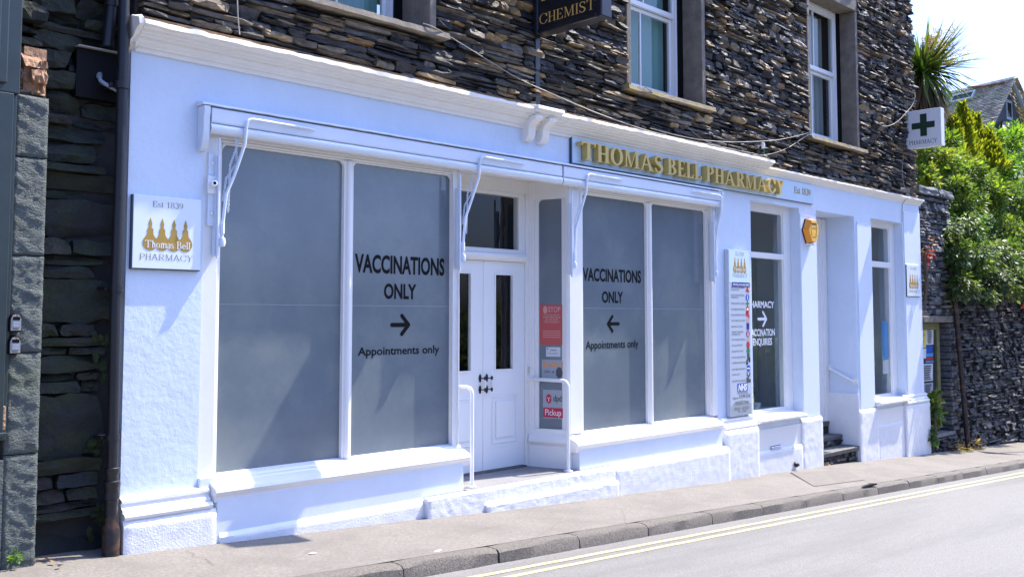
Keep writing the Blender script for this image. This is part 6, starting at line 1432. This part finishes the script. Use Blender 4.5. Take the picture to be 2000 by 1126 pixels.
# house on the hill
H = 14.0; A = atZ(1978, 153, H); B = atZ(1790, 197, H); rd = (B-A).normalized(); A0 = A; B1 = A+rd*14
pn = Vector((rd.y, -rd.x, 0)); 
if pn.dot(CAM-A) < 0: pn = -pn                         # towards the camera side of the roof
r = ray(1937, 241); tt = rd.dot(A-CAM)/rd.dot(r); E0 = CAM+r*tt; hw = (E0-A).dot(pn); hd = A.z-E0.z
t = thing('hill_house', 'grey stone house with mossy slate roof and skylight on the hill at the right', 'house', (A.x, A.y, hill(A.x, A.y)))
slope_v = (pn*hw+Vector((0, 0, -hd))); sl = slope_v.length; sv = slope_v.normalized(); nv = rd.cross(sv); nv = nv if nv.z > 0 else -nv
mb = MB(); crs = 26; hc = sl/crs
for side in (0, 1):
    sv_ = sv if side == 0 else (-pn*hw+Vector((0, 0, -hd))).normalized(); nv_ = nv if side == 0 else (lambda q: q if q.z > 0 else -q)(rd.cross(sv_))
    for i in range(crs):
        u = -.25; 
        while u < 14:
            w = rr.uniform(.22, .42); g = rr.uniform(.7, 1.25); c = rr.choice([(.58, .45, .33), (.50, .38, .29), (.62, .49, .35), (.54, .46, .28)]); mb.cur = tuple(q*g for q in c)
            j = rr.uniform(-.015, .015)
            p00 = A+rd*u+sv_*(hc*i)+nv_*.0; p10 = A+rd*(u+w-.012)+sv_*(hc*i); q00 = A+rd*u+sv_*(hc*(i+1.12)+j)+nv_*.05; q10 = A+rd*(u+w-.012)+sv_*(hc*(i+1.12)+j)+nv_*(.05+j)
            mb.add([p00, p10, q10, q00, q00-nv_*.03, q10-nv_*.03], [(0, 1, 2, 3), (3, 2, 5, 4)]); u += w
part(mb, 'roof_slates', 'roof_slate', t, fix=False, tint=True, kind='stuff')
gi = .45
E1 = A+slope_v; F1 = A-pn*hw+Vector((0, 0, -hd)); zb_ = hill(A.x, A.y)-1
mb = MB(); mb.cur = (.12, .125, .13); a_ = A+rd*gi+Vector((0, 0, -.12)); e_ = E1+rd*gi-pn*.3+Vector((0, 0, -.0)); f_ = F1+rd*gi+pn*.3
mb.add([a_, e_, Vector((e_.x, e_.y, zb_)), Vector((f_.x, f_.y, zb_)), f_], [(0, 1, 2, 3, 4)])
w_ = rd*13; mb.add([e_, e_+w_, Vector((e_.x+w_.x, e_.y+w_.y, zb_)), Vector((e_.x, e_.y, zb_))], [(0, 1, 2, 3)]); part(mb, 'wall', 'house_stone', t, fix=False, tint=True)
mb = MB()
for e in (E1, F1):
    for off, wd_ in ((-.02, .16),):
        d_ = (e-A); mb.add([A+rd*off, A+rd*off+d_, A+rd*off+d_+Vector((0, 0, -.22)), A+rd*off+Vector((0, 0, -.26)), A+rd*.12, A+rd*.12+d_, A+rd*.12+d_+Vector((0, 0, -.22)), A+rd*.12+Vector((0, 0, -.26))], [(0, 1, 2, 3), (4, 5, 6, 7), (3, 2, 6, 7), (0, 1, 5, 4)])
part(mb, 'barge_board', 'house_trim', t)
mb = MB()
u = -.1
while u < 13.6:
    mb.tube([A+rd*u+Vector((0, 0, .03)), A+rd*(u+.43)+Vector((0, 0, .03))], .10, 7); u += .45
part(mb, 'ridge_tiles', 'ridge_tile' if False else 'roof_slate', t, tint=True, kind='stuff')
mb = MB(); mb.tube([A+rd*.3+sv*.3+nv*.1, A+rd*1.5+sv*.25+nv*.12, A+rd*2.5+sv*.06+nv*.15], .05, 6); part(mb, 'clay_hip_piece', 'ridge_tile', t)
def on_roof(px, py): q = ray(px, py); s = nv.dot(A-CAM)/nv.dot(q); p = CAM+q*s; return (p-A).dot(rd), (p-A).dot(sv)
u, v = zip(*[on_roof(*q) for q in ((1868, 186), (1909, 181), (1899, 197), (1855, 203))]); u0, u1, v0, v1 = (min(u[1], u[2])+max(u[1], u[2]))/2, (u[0]+u[3])/2, (v[0]+v[1])/2, (v[2]+v[3])/2
def rp(a, b, k): return A+rd*a+sv*b+nv*k
mb = MB()
for a, b, c, d in ((u0, u1, v0, v0+.10), (u0, u1, v1-.10, v1), (u0, u0+.10, v0+.1, v1-.1), (u1-.10, u1, v0+.1, v1-.1)): mb.extr([(a, c), (b, c), (b, d), (a, d)], rp, .04, .17)
sk = part(mb, 'skylight', 'house_trim', t)
mb = MB(); mb.add([rp(u0+.1, v0+.1, .12), rp(u1-.1, v0+.1, .12), rp(u1-.1, v1-.1, .12), rp(u0+.1, v1-.1, .12)], [(0, 1, 2, 3)]); part(mb, 'pane', 'glass_dark', sk)
u, v = zip(*[on_roof(*q) for q in ((1842, 176), (1829, 207))]); mb = MB(); mb.tube([rp(u[0], v[0], .09), rp(u[1], v[1], .09)], .05, 6); part(mb, 'clay_flashing', 'ridge_tile', t)
# gable window and the small lean-to roof below it
def gab(px, py, k=0.0): q = ray(px, py); s = rd.dot(A+rd*(gi-k)-CAM)/rd.dot(q); return CAM+q*s
c4 = [gab(1964, 194), gab(1975, 198), gab(1976, 236), gab(1965, 233)]
mb = MB(); mb.add([p-rd*.05 for p in c4]+[p+rd*.05 for p in c4], [(0, 1, 2, 3), (0, 1, 5, 4), (1, 2, 6, 5), (2, 3, 7, 6), (3, 0, 4, 7)]); wn_ = part(mb, 'gable_window', 'house_trim', t)
cc = sum(c4, Vector())/4; mb = MB(); mb.add([cc+(p-cc)*.72-rd*.055 for p in c4], [(0, 1, 2, 3)]); part(mb, 'pane', 'glass_dark', wn_)
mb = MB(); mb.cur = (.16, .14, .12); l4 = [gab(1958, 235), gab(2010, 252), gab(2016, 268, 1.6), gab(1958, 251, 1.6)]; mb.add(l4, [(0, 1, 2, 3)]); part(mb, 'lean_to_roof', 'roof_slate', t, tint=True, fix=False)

# ------------------------------------------------------------------ the other side of the street (seen only mirrored in the shop glass)
OY = -8.6
sheet(-40, 90, [(OY-1.5, 0.03), (OY, 0.03), (OY, -.2)]).build('far_pavement', 'pavement', kind='structure')
t = thing('opposite_wall', 'low stone wall across the street, mirrored in the shop windows', 'wall', (10, OY-1.5, gz(10)))
rects = rubble(-6, 44, -2.4, 1.9, [], rr, (.18, .28), (.5, .9), gap=.02)
rects = [r for r in rects if gz(r[0])-.1 < r[2] < gz(r[0])+.85]
m = MB(); PALX = PAL
for r_ in rects:
    stone_mesh(m, r_[0], r_[1], r_[2], r_[3], rr, 0, .06, .2, nx=3)
m.v = [(v[0], OY-1.5-v[1], v[2]) for v in m.v]; part(m, 'rubble', 'slate', t, fix=False, tint=True, kind='stuff')
mb = MB(); gg = []
for i in range(9000):
    x = rr.uniform(-2, 44); hgt = 1.0+.75*(noise.noise(Vector((x*.35, 3, 0)))+.6); z = gz(x)+rr.uniform(.5, .7+hgt+.4); g = rr.uniform(.6, 1.3); c = rr.choice(G1+G2)
    leaf_card(mb, Vector((x, OY-1.9+rr.uniform(-.5, .5), z)), rv(rr), (Vector((0, 1, .5))+rv(rr)*.6).normalized(), .26, .15, tuple(q*g for q in c))
hd_ = mb.build('hedge', 'leaf', fix=False, tint=True, kind='stuff')
t = thing('opposite_house', 'dark slate terrace across the street, mirrored in the upper and side windows', 'house', (40, -14, gz(40)))
mb = MB(); mb.cur = (.07, .07, .075); mb.box(31.5, 66, -22, -14.0, -4, 7.4); hw_ = part(mb, 'wall', 'house_stone', t, tint=True)
mb = MB(); mb.cur = (.10, .095, .09); mb.profx([(-13.6, 7.25), (-18, 11.2), (-22.4, 7.25), (-22.4, 7.1), (-18, 11.0), (-13.6, 7.1)], 31.3, 66.2); part(mb, 'roof', 'roof_slate', t, tint=True)
for i in range(9):
    for z0 in (.9, 3.9):
        x = 33+i*3.7; mb = MB(); mb.box(x, x+1.0, -14.0, -13.92, z0, z0+1.7); w_ = part(mb, 'window', 'house_trim', t); mb = MB(); mb.box(x+.1, x+.9, -13.93, -13.91, z0+.1, z0+1.6); part(mb, 'pane', 'glass_dark', w_)
